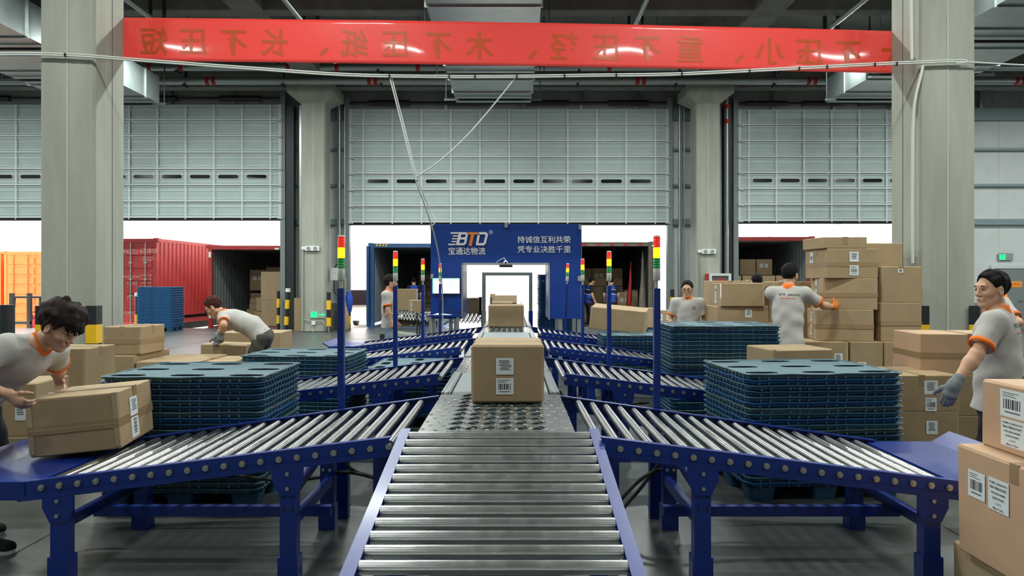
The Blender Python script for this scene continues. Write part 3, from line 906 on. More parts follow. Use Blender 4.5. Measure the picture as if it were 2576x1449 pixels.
# --- cables
def cable(label, pts, r, m=None, name='cable', sub=6, cat='cable'):
    P_ = [Vector(p) for p in pts]; out = []
    for i in range(len(P_) - 1):
        p0, p1, p2, p3 = P_[max(i - 1, 0)], P_[i], P_[i + 1], P_[min(i + 2, len(P_) - 1)]
        for k in range(sub):
            t = k / sub
            out.append(.5 * ((2 * p1) + (p2 - p0) * t + (2 * p0 - 5 * p1 + 4 * p2 - p3) * t * t + (3 * p1 - p0 - 3 * p2 + p3) * t ** 3))
    out.append(P_[-1])
    o = G().tube(out, r, 8).build(name, m or M_rubber); tag(o, label, cat); return o
M_wcab = mat('white_conduit', (206, 208, 202), .5)
Yc = 9.93
bundle = []
for dz, lab in ((0, 'upper'), (-.028, 'lower')):
    bundle.append(cable('%s white cable of the bundle strung across both front pillars' % lab, [P(px, py, Yc) + Vector((0, 0, dz)) for px, py in ((-120, 136), (60, 133), (200, 137), (330, 147), (600, 167), (860, 185), (1080, 190), (1290, 190), (1500, 187), (1700, 184), (1950, 172), (2200, 159), (2320, 154), (2420, 151))] + ([P(2428, 157, Yc), P(2405, 160, Yc)] if dz == 0 else [P(2560, 163, Yc), P(2700, 168, Yc)]), .0115, M_wcab))
for px, py in ((165, 136), (980, 189), (1130, 191), (1195, 191), (1300, 190), (1420, 189), (1550, 187), (1715, 184), (1885, 177), (2010, 170), (2080, 166), (2200, 160), (2255, 158)):
    p = P(px, py, Yc); G().cyl((p.x - .008, Yc, p.z - .014), (p.x + .008, Yc, p.z - .014), .03, 10).build('cable_tie', M_rubber, bundle[0])
cable('white cable hanging from the bundle down to the signal light beside the monitor', [P(980, 193, 9.95), P(1010, 310, 9.95), P(1045, 450, 9.95), P(1070, 520, 10.3), P(1092, 590, 11), P(1106, 660, 12.2), P(1113, 740, 13.2), P(1114, 850, 13.35)], .0095, M_wcab)
cable('white cable hanging beside the first one with a small loop', [P(985, 193, 9.97), P(1015, 310, 9.97), P(1048, 440, 9.97), P(1080, 525, 10.2), P(1095, 552, 10.2), P(1090, 566, 10.2)], .008, M_wcab)
cable('slanting white cable from the hanging cable up to the bundle', [P(1048, 445, 9.96), P(1110, 402, 9.96), P(1190, 325, 9.96), P(1300, 192, 9.96)], .010, M_wcab)
cable('white conduit rising up the concrete front pillar above the cable bundle', [P(2292, 0, 9.96) + Vector((0, 0, .3)), P(2293, 80, 9.96), P(2294, 150, 9.96)], .02, M_wcab, 'conduit_pipe', 4, 'pipe')
cable('thin white conduit bending from the bundle down the front pillar', [P(2318, 157, 9.95), P(2320, 175, 9.95), P(2300, 265, 9.95), P(2296, 400, 9.95), P(2296, 662, 9.95)], .02, M_wcab, 'conduit_pipe', 4, 'pipe')
cable('black cable sagging under the first monitor side lane', [(-3.02, 4.85, .45), (-2.9, 4.86, .4), (-2.5, 4.86, .4), (-2.1, 4.87, .36), (-1.6, 4.86, .3), (-1.3, 4.86, .32), (-1.1, 4.8, .37), (-.8, 4.7, .33), (-.6, 4.6, .3)], .012)
cable('black cable looping behind the first monitor side signal post', [(-1.13, 4.87, .66), (-1.08, 4.87, .5), (-1.12, 4.86, .42), (-1.05, 4.84, .36), (-.85, 4.76, .34), (-.68, 4.7, .36)], .012)
cable('black cable sagging under the first hydrant side lane', [(2.75, 4.9, .42), (2.5, 4.95, .38), (2.0, 4.95, .42), (1.5, 4.92, .36), (1.1, 4.88, .38), (.9, 4.82, .34), (.7, 4.7, .2), (.6, 4.6, .1)], .012)
cable('black cable dropping to the floor beside the sloping roller conveyor', [(1.06, 4.9, .66), (1.02, 4.92, .5), (1.0, 4.9, .4), (.86, 4.8, .26), (.72, 4.7, .14), (.62, 4.5, .02), (.6, 4.2, .015)], .012)
cable('black cable drooping below the second hydrant side lane', [(.45, 6.7, .62), (.55, 6.6, .52), (.75, 6.62, .46), (1.0, 6.75, .48), (1.3, 6.8, .5)], .012)
cable('black cable drooping below the second monitor side lane', [(-.55, 6.9, .62), (-.62, 6.75, .5), (-.7, 6.7, .44), (-.6, 6.4, .3), (-.55, 6.2, .2)], .012)
# ------------------------------------------------------------------ nested plastic pallets
M_pal = [mat('pallet_teal', (50, 94, 114), .55, var=.16, scale=5, bump=.35, bscale=46), mat('pallet_blue', (32, 86, 132), .5, var=.12, scale=5, bump=.3, bscale=46), mat('pallet_grey', (74, 104, 114), .6, var=.14, scale=6, bump=.4, bscale=46), mat('pallet_navy', (36, 74, 106), .5, var=.14, scale=5, bump=.3, bscale=46)]
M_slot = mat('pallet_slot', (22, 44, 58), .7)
def rrect(w_, d_, r, n=4):
    out = []
    for cx, cy, a0 in ((w_ / 2 - r, d_ / 2 - r, 0), (-w_ / 2 + r, d_ / 2 - r, 90), (-w_ / 2 + r, -d_ / 2 + r, 180), (w_ / 2 - r, -d_ / 2 + r, 270)):
        for k in range(n + 1):
            a = math.radians(a0 + 90 * k / n); out.append((cx + r * math.cos(a), cy + r * math.sin(a)))
    return out
def pallet_mesh(W, D, H, seed):
    rr = random.Random(seed)
    g = G()
    prof = [(-.032, 0.0), (-.021, H * .2), (-.016, H * .62), (-.003, H * .74), (0, H * .80), (0, H * .94), (-.005, H)]
    rings = []
    wob = [rr.uniform(-.004, .004) for _ in range(20)]
    for off, z in prof:
        o = rrect(W + 2 * off, D + 2 * off, .07)
        # extra points along the edges so that the skirt can bend a little
        pts = []
        for i, p in enumerate(o):
            q = o[(i + 1) % len(o)]
            pts.append(p)
            L = math.hypot(q[0] - p[0], q[1] - p[1])
            if L > .3:
                for k in range(1, 8): pts.append((p[0] + (q[0] - p[0]) * k / 8, p[1] + (q[1] - p[1]) * k / 8))
        rings.append([(x + wob[i % 20] * .6, y + wob[(i + 7) % 20] * .6, z + wob[(i * 3) % 20] * (.9 if z > 0 else 0)) for i, (x, y) in enumerate(pts)])
    n = len(rings[0])
    vs = [p for r in rings for p in r]; fs = []
    for i in range(len(rings) - 1):
        for k in range(n): fs.append((i * n + k, i * n + (k + 1) % n, (i + 1) * n + (k + 1) % n, (i + 1) * n + k))
    g.add(vs, fs)
    # skirt ribs
    for s_ in (-1, 1):
        for k in range(15):
            x = -W / 2 + .1 + k * (W - .2) / 14
            if k % 4 == 2: continue
            g.span((x - .008, s_ * (D / 2 - .024) - .012, .004), (x + .008, s_ * (D / 2 - .024) + .012, H * .68))
        for k in range(12):
            y = -D / 2 + .1 + k * (D - .2) / 11
            g.span((s_ * (W / 2 - .024) - .012, y - .008, .004), (s_ * (W / 2 - .024) + .012, y + .008, H * .68))
    # deck: nine cells, each round a long oval cup
    top = rings[-1]
    inner = [(x * .985, y * .985, z - .004) for x, y, z in top]
    g.add(top + inner, [(k, (k + 1) % n, n + (k + 1) % n, n + k) for k in range(n)])
    x0, x1, y0, y1 = -W / 2 + .02, W / 2 - .02, -D / 2 + .02, D / 2 - .02
    zt = H - .005
    for i in range(3):
        for j in range(3):
            a, b = x0 + (x1 - x0) * i / 3, x0 + (x1 - x0) * (i + 1) / 3
            c, d = y0 + (y1 - y0) * j / 3, y0 + (y1 - y0) * (j + 1) / 3
            cx = (a + b) / 2 + (i - 1) * .05; cy = (c + d) / 2 + (j - 1) * .05
            N = 24; ov = []; rc = []
            for k in range(N):
                t = 2 * math.pi * k / N
                ct, st = math.cos(t), math.sin(t)
                ov.append((cx + .125 * math.copysign(abs(ct) ** .7, ct) + .004 * math.cos(9 * t), cy + .055 * math.copysign(abs(st) ** .7, st) + .004 * math.sin(9 * t)))
                mx = max(abs(ct) , abs(st))
                rx = (a + b) / 2 + ct / mx * (b - a) / 2; ry = (c + d) / 2 + st / mx * (d - c) / 2
                rc.append((rx, ry))
            vs = [(x, y, zt) for x, y in rc] + [(x, y, zt) for x, y in ov] + [(x, y, zt - .03) for x, y in ov]
            g.add(vs, [(k, (k + 1) % N, N + (k + 1) % N, N + k) for k in range(N)])
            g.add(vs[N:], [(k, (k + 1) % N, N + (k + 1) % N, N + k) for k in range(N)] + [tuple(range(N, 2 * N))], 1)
    return g
def feet_mesh(W, D):
    g = G()
    for i in (0,):
        for j in (0,):
            cx, cy = 0, 0
            A = [(cx + x, cy + y, 0) for x, y in rrect(.17, .15, .03, 3)]; B = [(cx + x, cy + y, .11) for x, y in rrect(.22, .19, .035, 3)]
            n = len(A)
            g.add(A + B, [(k, (k + 1) % n, n + (k + 1) % n, n + k) for k in range(n)] + [tuple(range(n))[::-1], tuple(range(n, 2 * n))])
    return g
PAL = {}
def pallet_stack(where, x, y, n, H, rot, W=1.2, D=1.0, z=0, seed=1, tint=None, jit=.008):
    rr = random.Random(seed)
    key = (W, D, H)
    if key not in PAL:
        PAL[key] = []
        for s_ in range(4):
            o = pallet_mesh(W, D, H, s_ + 3).build('plastic_pallet', [M_pal[s_], M_slot]); PAL[key].append(o.data); bpy.data.objects.remove(o)
        o = feet_mesh(W, D).build('foot_pods', M_pal[3]); PAL[key].append(o.data); bpy.data.objects.remove(o)
    for i in range(n):
        top = n - 1 - i
        k = rr.choice((0, 1, 3, 0, 3, 2)) if top else 2
        if tint is not None: k = tint
        o = link('plastic_pallet', PAL[key][k], None, (x + rr.uniform(-jit, jit), y + rr.uniform(-jit, jit), z + .108 + i * H), (0, 0, math.radians(rot + rr.uniform(-.5, .5))))
        od = ORD[top] if top else 'topmost'
        if i == 0:
            lab = 'lowest blue pallet, feet on the floor, stack ' + where
            for fx in (-1, 0, 1):
                for fy in (-1, 0, 1): link('foot', PAL[key][4], o, (fx * (W / 2 - .13), fy * (D / 2 - .12), -.108))
        elif top == 0: lab = 'topmost blue pallet, deck showing, of the stack ' + where
        else: lab = '%s blue pallet from the top, stack %s' % (od, where)
        tag(o, lab, 'pallet', 'plastic pallets stacked ' + where)
pallet_stack('behind the first monitor side lane', -2.41, 5.66, 20, .0426, 0, D=.98, seed=2)
pallet_stack('behind the second monitor side lane', -2.47, 8.62, 16, .0432, -4, W=1.25, D=.98, seed=3)
pallet_stack('behind the first hydrant side lane', 2.33, 5.86, 20, .0426, 5, W=1.24, D=1.0, seed=4)
pallet_stack('behind the second hydrant side lane', 2.43, 8.58, 24, .0432, 0, W=1.26, D=1.0, seed=5)
pallet_stack('behind the third hydrant side lane', 1.92, 11.25, 17, .0426, 0, W=1.1, D=.9, seed=6)
pallet_stack('by the second monitor side signal post', -1.17, 8.62, 13, .0432, 90, W=1.1, D=.95, seed=8)
pallet_stack('behind one leg of the blue gate', 1.09, 16.7, 34, .05, 0, W=.95, D=.9, seed=9, tint=1)
pallet_stack('in front of the closed red container', -11.82, 24.1, 17, .08, 3, W=1.2, D=1.0, seed=10, tint=1)

# ------------------------------------------------------------------ cardboard boxes
def cbox(label, x, y, z0, sx, sy, sz, rot=0, labels=(), tape='x', m=0, group=None, tilt=(0, 0), band=False, bev=.008, seed=None):
    rr = random.Random(seed if seed is not None else hash((round(x, 2), round(y, 2), round(z0, 2))) % 9999)
    mm = M_cardp if m == 3 else M_card[m]
    g = G().box((0, 0, sz / 2), (sx, sy, sz), None, 0, bev)
    j = min(.006, sz * .03)
    g.v = [(a + rr.uniform(-j, j) * .6, b + rr.uniform(-j, j) * .6, c + rr.uniform(-j, j) * .5 if c > .05 else c) for a, b, c in g.v]
    # closing slot of the flaps
    o = g.build('cardboard_box', mm, None, (x, y, z0), (math.radians(tilt[0]), math.radians(tilt[1]), math.radians(rot)))
    tag(o, label, 'box', group)
    e = .002
    t = G()
    if 'x' in tape:      # along x over the top, down both ends
        t.span((-sx / 2 - e, -.03, sz), (sx / 2 + e, .03, sz + e)); t.span((-sx / 2 - e, -.03, sz - .09), (-sx / 2, .03, sz)); t.span((sx / 2, -.03, sz - .09), (sx / 2 + e, .03, sz))
    if 'y' in tape:
        t.span((-.03, -sy / 2 - e, sz), (.03, sy / 2 + e, sz + e)); t.span((-.03, -sy / 2 - e, sz - .1), (.03, -sy / 2, sz)); t.span((-.03, sy / 2, sz - .1), (.03, sy / 2 + e, sz))
    if 'c' in tape:      # clear tape on the edges
        for s_ in (-1, 1):
            g = G(); e = .0012
            g.span((s_ * sx / 2 - .03, -sy / 2 - e, 0.02), (s_ * sx / 2 + e, -sy / 2, sz)) if s_ > 0 else g.span((-sx / 2 - e, -sy / 2 - e, .02), (-sx / 2 + .03, -sy / 2, sz))
            g.span((s_ * sx / 2 - (e if s_ < 0 else 0), -sy / 2, .02), (s_ * sx / 2 + (e if s_ > 0 else 0), -sy / 2 + .03, sz)); g.build('edge_tape', M_tapeclear, o)
    e = .002
    if band:
        if t.v: t.build('packing_tape', [M_tape, M_tapeclear], o)
        t = G(); zb = sz * .46
        t.span((-sx / 2 - e, -sy / 2 - e, zb - .028), (sx / 2 + e, -sy / 2, zb + .028)); t.span((-sx / 2 - e, -sy / 2, zb - .028), (-sx / 2, sy / 2, zb + .028)); t.span((sx / 2, -sy / 2, zb - .028), (sx / 2 + e, sy / 2, zb + .028))
        t.span((-sx / 2 - e, -sy / 2 - e - .001, zb - .003), (sx / 2 + e, -sy / 2, zb + .003), 1)
    if t.v: t.build('seam_tape' if band else 'packing_tape', [M_tape, M_tapeclear], o)
    for face, u, v, w_, h_, kind in labels:
        if face == 'F': O, ex = (-sx / 2 + u * sx, -sy / 2 - .003, v * sz), (1, 0, 0)
        elif face == 'L': O, ex = (-sx / 2 - .003, sy / 2 - u * sy, v * sz), (0, -1, 0)
        elif face == 'R': O, ex = (sx / 2 + .003, -sy / 2 + u * sy, v * sz), (0, 1, 0)
        g = G(); ex = Vector(ex); ey = Vector((0, 0, 1)); nz = ex.cross(ey); O = Vector(O)
        def q(a, b, c, d, off, mi): g.add([O + ex * a + ey * b + nz * off, O + ex * c + ey * b + nz * off, O + ex * c + ey * d + nz * off, O + ex * a + ey * d + nz * off], [(0, 1, 2, 3)], mi)
        g.prism([(-w_ / 2, -h_ / 2), (w_ / 2, -h_ / 2), (w_ / 2, h_ / 2), (-w_ / 2, h_ / 2)], O, ex, ey, .001, 0)
        if kind == 'code':
            a = -w_ * .36
            while a < w_ * .34:
                b = a + rr.choice((.003, .005, .008)) * w_ / .1
                q(a, -h_ * .2, min(b, w_ * .36), h_ * .16, .002, 1); a = b + rr.choice((.004, .006)) * w_ / .1
            for k in range(3): q(-w_ * .4, h_ * (.24 + .07 * k), w_ * rr.uniform(0, .35), h_ * (.26 + .07 * k), .002, 1)
            q(-w_ * .3, -h_ * .34, w_ * .3, -h_ * .3, .002, 1)
        elif kind == 'vcode':
            b0 = -h_ * .3
            while b0 < h_ * .34:
                b1 = b0 + rr.choice((.004, .007, .01)) * h_ / .15
                q(-w_ * .16, b0, w_ * .22, b1, .002, 1); b0 = b1 + rr.choice((.005, .008)) * h_ / .15
            q(-w_ * .2, h_ * .36, w_ * .25, h_ * .42, .002, 1)
        elif kind == 'made':
            for k, (s_, tx) in enumerate(((.9, 'PO/META: 8584267WTH'), (1.15, 'FBA19BENL930C'), (.9, 'F9XDSRK4498RF'), (.9, 'QZ8541R90RC'), (.8, '(1 OF 7)'), (.9, 'Made in China'))):
                g.text(tx, O + ey * (h_ * (.33 - k * .155)), ex, ey, .1 * h_ * s_, 1, .01, .002, fit=w_ * (.86, .82, .7, .6, .25, .5)[k])
        else:
            for k in range(7): q(-w_ * rr.uniform(.2, .38), h_ * (.32 - k * .09), w_ * rr.uniform(.2, .38), h_ * (.36 - k * .09), .002, 1)
        g.build('shipping_label', [M_paper, M_ink], o)
    return o
# boxes on the line
cbox('large brown box with two white labels riding the nearest wheel plate toward the camera', -.03, 5.33, .80, .506, .66, .405, 0, (('F', .46, .635, .125, .115, 'text'), ('F', .46, .29, .125, .115, 'code')), 'x', 0, bev=.014, seed=3)
cbox('plain brown box on the last wheel plate, in front of the gate opening', -.11, 13.75, .80, .665, .75, .4, 0, (), 'x', 1)
cbox('flat brown box behind the plain box, inside the gate opening', -.27, 19.6, .90, .56, .6, .19, 0, (), '', 1)
cbox('small box highest on the rising belt in the gate opening', -.2, 22.6, .975, .7, .6, .24, 0, (), '', 1)
cbox('narrow box beside the highest box on the rising belt', -.63, 23.3, .985, .16, .5, .26, 0, (), '', 1)
cbox('brown box on the skate wheel conveyor inside the gate opening', -.93, 16.75, .905, .32, .5, .36, 0, (), '', 1)
cbox('brown box with two labels at the skate conveyor by the blue truck', -2.35, 17.5, .905, .33, .4, .29, 4, (('F', .2, .65, .05, .1, 'text'), ('F', .2, .25, .05, .07, 'code')), '', 0)
cbox('taller brown box behind the labelled box on the skate conveyor', -2.75, 18.6, .905, .55, .45, .55, 0, (), '', 1)
# left front: the box being pushed
cbox('large taped box held by the messy-haired man on the first lane', -2.745, 4.73, .585, .52, .62, .355, 9, (('R', .42, .64, .13, .12, 'text'), ('R', .42, .25, .13, .13, 'vcode')), 'xc', 0, tilt=(0, -4.5), band=True, seed=5)
# left pile
cbox('low brown box with a small label on the floor behind the messy-haired man', -4.05, 5.9, .42, .5, .5, .42, 5, (('F', .78, .5, .08, .16, 'text'),), '', 0, seed=2)
cbox('brown box under the low labelled box behind the messy-haired man', -4.05, 5.9, 0, .55, .55, .42, 5, (), '', 1)
cbox('big box with clear taped edges in front of the yellow guarded pillar', -4.38, 7.15, .5, .54, .52, .5, 0, (('R', .62, .2, .12, .12, 'code'),), 'xc', 0, seed=1)
cbox('brown box below the big taped box by the yellow guarded pillar', -4.38, 7.15, 0, .6, .6, .5, 0, (), '', 1)
cbox('taped box standing alone on top of the pile beside the yellow guard', -4.65, 8.83, .775, .44, .6, .335, 0, (), 'xyc', 0, band=True, seed=9)
for i, (x, sx) in enumerate(((-4.72, .5), (-4.12, .62), (-3.72, .14))):
    pass
cbox('wide flat-topped box under the lone taped box', -4.72, 8.9, .3, .5, .9, .472, 0, (), '', 1)
cbox('long box with taped top between lone box and narrow box', -4.08, 8.9, .3, .72, .9, .40, 0, (), 'x', 0)
cbox('narrow box at the pile end before the bending man in glasses', -3.54, 8.95, .3, .34, .8, .38, 0, (), 'x', 2)
for i, x in enumerate((-4.66, -4.0)):
    cbox('plain box in the floor layer below the lone taped box, %s one' % ('first', 'second')[i], x, 8.9, 0, .62, .9, .3, 0, (), '', 1)
cbox('open flat box being set down by the bending man in glasses', -3.98, 10.0, .585, .58, .5, .2, 8, (), '', 2, tilt=(0, 3))
cbox('brown box beneath the flat box being set down by the man in glasses', -4.0, 10.0, .2, .6, .5, .36, 4, (), '', 1)
cbox('lowest box under the man in glasses\' flat box', -4.0, 10.0, 0, .62, .5, .2, 0, (), '', 0)
cbox('tall plain box directly behind the man in glasses', -3.95, 11.1, .3, .9, .6, .58, 0, (), '', 0)
cbox('low box under the tall plain box behind the man in glasses', -3.95, 11.1, 0, .9, .6, .3, 0, (), '', 1)
# right side tall stack
tg = 'tall box stack on the right'
cbox('small box topmost of the tall box stack by the concrete pillar', 4.33, 9.62, 2.08, .58, .6, .15, 3, (), 'y', 0)
cbox('box with two labels, second from the top in the tall box stack', 4.42, 9.62, 1.69, .68, .62, .39, 3, (('F', .52, .72, .12, .13, 'text'), ('F', .52, .27, .12, .13, 'code'), ('L', .3, .72, .1, .14, 'code')), 'x', 0, band=True)
cbox('turned box gripped by the orange gloves of the man in the tall box stack', 4.45, 9.62, 1.28, .68, .6, .412, -9, (('L', .5, .72, .11, .15, 'code'), ('L', .5, .28, .11, .15, 'vcode')), 'x', 2, band=True)
cbox('turned box below the gripped box in the tall box stack', 4.4, 9.62, .87, .7, .6, .412, -12, (('L', .5, .75, .1, .13, 'text'), ('L', .5, .33, .1, .15, 'vcode')), 'x', 2, band=True)
cbox('plain box topmost of the box column beside the tall stack', 5.18, 10.17, 1.845, .5, .45, .335, 0, (), '', 0)
cbox('plain square box with a small red mark in the box column beside the tall stack', 5.07, 9.79, 1.37, .52, .96, .475, 0, (('F', .47, .88, .07, .05, 'text'),), 'y', 0)
cbox('box with a taped middle seam below the red-marked box by the pillar', 5.06, 9.6, .87, .53, .6, .502, 0, (), '', 0, band=True)
cbox('box with two labels on its front in the bottom row of the tall stack', 4.03, 9.5, .43, .58, .6, .442, 0, (('F', .45, .55, .11, .12, 'code'), ('F', .78, .55, .11, .1, 'text')), 'c', 0, seed=4)
cbox('middle box in the bottom row of the tall right stack', 4.56, 9.5, .43, .42, .6, .442, 0, (('F', .35, .3, .11, .1, 'text'),), '', 1)
cbox('box with one barcode in the bottom row of the tall stack', 5.07, 9.5, .43, .56, .6, .442, 0, (('F', .75, .5, .11, .12, 'code'),), '', 0)
for i, x in enumerate((4.05, 4.58, 5.1)):
    cbox('hidden floor-level box under the bottom row of the tall stack, %s' % ('first', 'second', 'third')[i], x, 9.5, 0, .5, .6, .43, 0, (), '', 1)
cbox('plain box standing between the pushing man and the tall stack', 4.05, 10.5, 1.05, .5, .55, .6, 0, (('F', .12, .7, .08, .2, 'text'),), 'y', 0)
cbox('box under the plain box between the pushing man and the tall stack', 4.05, 10.5, .5, .6, .55, .55, 0, (), '', 1)
cbox('floor box under the pair behind the pushing man', 4.05, 10.5, 0, .6, .55, .5, 0, (), '', 1)
# left block behind the pushing man
cbox('wide box with clear taped edges on the block behind the pushing man', 3.41, 10.85, 1.28, .63, .62, .345, -2, (('L', .5, .7, .1, .12, 'code'), ('L', .5, .3, .1, .12, 'text')), 'c', 0, seed=6)
cbox('white-sided box behind the wide taped box on the block', 3.42, 11.46, 1.28, .56, .56, .38, 0, (), 'y', 2)
cbox('box with two front labels in the middle row behind the pushing man', 3.42, 11.05, .92, .76, .94, .36, 0, (('F', .6, .72, .1, .12, 'text'), ('F', .6, .2, .1, .12, 'code')), 'y', 0)
cbox('box behind the pushing man\'s shoulder beside the wide taped box', 4.0, 11.3, 1.28, .45, .6, .35, 0, (('L', .4, .5, .1, .2, 'text'),), '', 1)
cbox('plain box in the middle row behind the pushing man', 4.05, 11.3, .92, .5, .6, .36, 0, (), '', 1)
for i, (x, z) in enumerate(((3.42, .46), (3.42, 0), (4.05, .46), (4.05, 0))):
    cbox('box in the lower part of the block, %s' % ('under the labelled box', 'on the floor below it', 'under the shoulder box', 'on the floor below the shoulder box')[i], x, 11.1, z, .6, .7, .46, 0, (), '', 1)
cbox('brown box lying on the tray of the second hydrant side lane behind the pallet stack', 2.75, 7.1, .57, .62, .55, .43, 8, (), 'c', 0, seed=7)
# behind the right front man
cbox('large box with two labels by the man with one glove', 3.62, 6.65, .5, .66, .66, .32, 0, (('F', .62, .67, .12, .12, 'text'), ('F', .62, .2, .1, .12, 'code')), 'y', 0)
cbox('floor box with one label under the large box by the man with one glove', 3.63, 6.65, 0, .64, .66, .5, 0, (('F', .62, .72, .1, .12, 'text'),), '', 0)
cbox('pinkish taped box standing behind the man with one glove', 4.3, 6.95, .78, .9, .6, .38, -6, (), 'y', 3, band=True)
cbox('box under the pinkish taped box behind the man with one glove', 4.42, 6.95, .4, .8, .6, .38, 0, (), '', 1)
cbox('floor box under the pinkish taped box column', 4.42, 6.95, 0, .8, .6, .4, 0, (), '', 1)
# right front stack
cbox('pinkish two-label box topmost of the stack beside the first hydrant side tray', 2.72, 3.25, .826, .68, .74, .33, 0, (('L', .3, .727, .17, .13, 'code'), ('L', .3, .3, .16, .13, 'made')), 'c', 3, seed=11)
cbox('large pinkish box with two white labels below the topmost pinkish box', 2.66, 3.22, .296, .8, .82, .53, 0, (('L', .187, .687, .125, .13, 'code'), ('L', .378, .675, .14, .15, 'made')), 'xc', 3, seed=12)
cbox('plain brown box at the bottom of the pinkish box stack', 2.72, 3.25, 0, .82, 1.0, .294, 0, (), 'x', 2, seed=13)
# tilted box behind the third hydrant side lane
cbox('tilted box with labels leaning on the pallets behind the third hydrant side lane', 1.78, 11.95, .86, .9, .62, .36, -14, (('L', .35, .55, .12, .16, 'code'), ('L', .75, .5, .08, .16, 'text')), 'c', 0, tilt=(4, 5), seed=14)
# boxes on the floor before the right truck
cbox('low brown box on the blue pallet by the dark trailer, without labels', 4.45, 23.2, .17, .55, .6, .62, 0, (), '', 1)
cbox('low brown box with two labels before the dark trailer', 5.0, 23.1, .17, .52, .6, .55, -20, (('F', .2, .6, .12, .2, 'text'), ('F', .7, .6, .15, .15, 'code')), '', 0)
pallet_stack('under the two low boxes by the trailer', 4.75, 23.2, 1, .05, 0, W=1.3, D=.9, seed=12, tint=1)

# ------------------------------------------------------------------ trucks and the yard outside
g = G().span((-90, YW + .3, -1.35), (90, 130, -1.2)); struct('ground', g, M_yard)
M_cred = mat('container_red', (158, 46, 44), .55, var=.12, scale=3); M_corg = mat('container_orange', (226, 116, 46), .6, var=.06, scale=3); M_cblu = mat('container_blue', (44, 84, 132), .5, var=.1, scale=3)
M_cgry = mat('container_inside', (120, 130, 132), .6, var=.1, scale=2); M_cwht = mat('container_white', (205, 205, 200), .6, var=.05); M_cdirt = mat('dirty_frame', (120, 112, 100), .7, var=.2, scale=6); M_ply = mat('container_floor', (96, 84, 70), .8)
M_mark = mat('container_lettering', (190, 138, 134), .6)
def corr(g, p0, p1, z0, z1, depth=.036, pitch=.28, mi=0, flip=1):
    p0, p1 = Vector(p0), Vector(p1); d = (p1 - p0); L = d.length; d.normalize(); nrm = Vector((-d.y, d.x, 0)) * flip
    pts = []; s_ = 0
    while s_ < L:
        for a, b in ((0, 0), (.1, 0), (.14, 1), (.24, 1)):
            if s_ + a * pitch / .28 < L: pts.append(p0 + d * (s_ + a * pitch / .28) + nrm * depth * b)
        s_ += pitch
    pts.append(p1)
    vs = [(p.x, p.y, z0) for p in pts] + [(p.x, p.y, z1) for p in pts]; n = len(pts)
    g.add(vs, [(k, k + 1, n + k + 1, n + k) for k in range(n - 1)], mi)
def container(name, label, x0, y0, rot, w_, L, z0, z1, body, inside, is_open, cat='container', frame=None):
    root = empty(name, (x0, y0, 0), math.radians(rot)); tag(root, label, cat)
    fr = frame or body
    h = z1 - z0
    g = G(); corr(g, (-w_ / 2, .1, 0), (-w_ / 2, L, 0), z0 + .15, z1 - .1, flip=1); corr(g, (w_ / 2, .1, 0), (w_ / 2, L, 0), z0 + .15, z1 - .1, flip=-1)
    g.span((-w_ / 2, .0, z1 - .06), (w_ / 2, L, z1)); g.span((-w_ / 2, L - .05, z0), (w_ / 2, L, z1))
    g.build('container_shell', body, root)
    if is_open:
        g = G(); corr(g, (-w_ / 2 + .05, .1, 0), (-w_ / 2 + .05, L - .1, 0), z0 + .12, z1 - .08, flip=1); corr(g, (w_ / 2 - .05, .1, 0), (w_ / 2 - .05, L - .1, 0), z0 + .12, z1 - .08, flip=-1)
        g.span((-w_ / 2 + .04, L - .1, z0), (w_ / 2 - .04, L - .06, z1 - .08)); g.span((-w_ / 2 + .04, .1, z1 - .1), (w_ / 2 - .04, L - .06, z1 - .07))
        g.build('inner_wall', inside, root)
    G().span((-w_ / 2, 0, z0 - .12), (w_ / 2, L, z0)).build('container_floor', M_ply, root)
    t = .11
    g = G(); g.span((-w_ / 2 - .02, -.02, z0 - .15), (-w_ / 2 + t, .14, z1)); g.span((w_ / 2 - t, -.02, z0 - .15), (w_ / 2 + .02, .14, z1)); g.span((-w_ / 2 + t, -.02, z1 - .14), (w_ / 2 - t, .12, z1)); g.span((-w_ / 2 + t, -.02, z0 - .15), (w_ / 2 - t, .12, z0 - .005))
    for sx in (-1, 1):
        for zz in (z0 - .13, z1 - .1): g.span((sx * w_ / 2 - .09, -.035, zz), (sx * w_ / 2 + .09, .15, zz + .12))
    g.span((-w_ / 2 - .01, .14, z1 - .1), (-w_ / 2 + .06, L, z1 + .01)); g.span((w_ / 2 - .06, .14, z1 - .1), (w_ / 2 + .01, L, z1 + .01)); g.span((-w_ / 2 - .01, .14, z0 - .15), (-w_ / 2 + .06, L, z0 + .02)); g.span((w_ / 2 - .06, .14, z0 - .15), (w_ / 2 + .01, L, z0 + .02))
    g.build('container_frame', fr, root)
    # chassis
    g = G(); g.span((-.5, .6, z0 - .5), (-.35, L, z0 - .15)); g.span((.35, .6, z0 - .5), (.5, L, z0 - .15)); g.build('chassis', M_dark, root)
    for y in (1.6, 2.9):
        for sx in (-1, 1): G().cyl((sx * 1.1 - .15, y, -.72), (sx * 1.1 + .15, y, -.72), .48, 18).build('wheel', M_rubber, root)
    return root
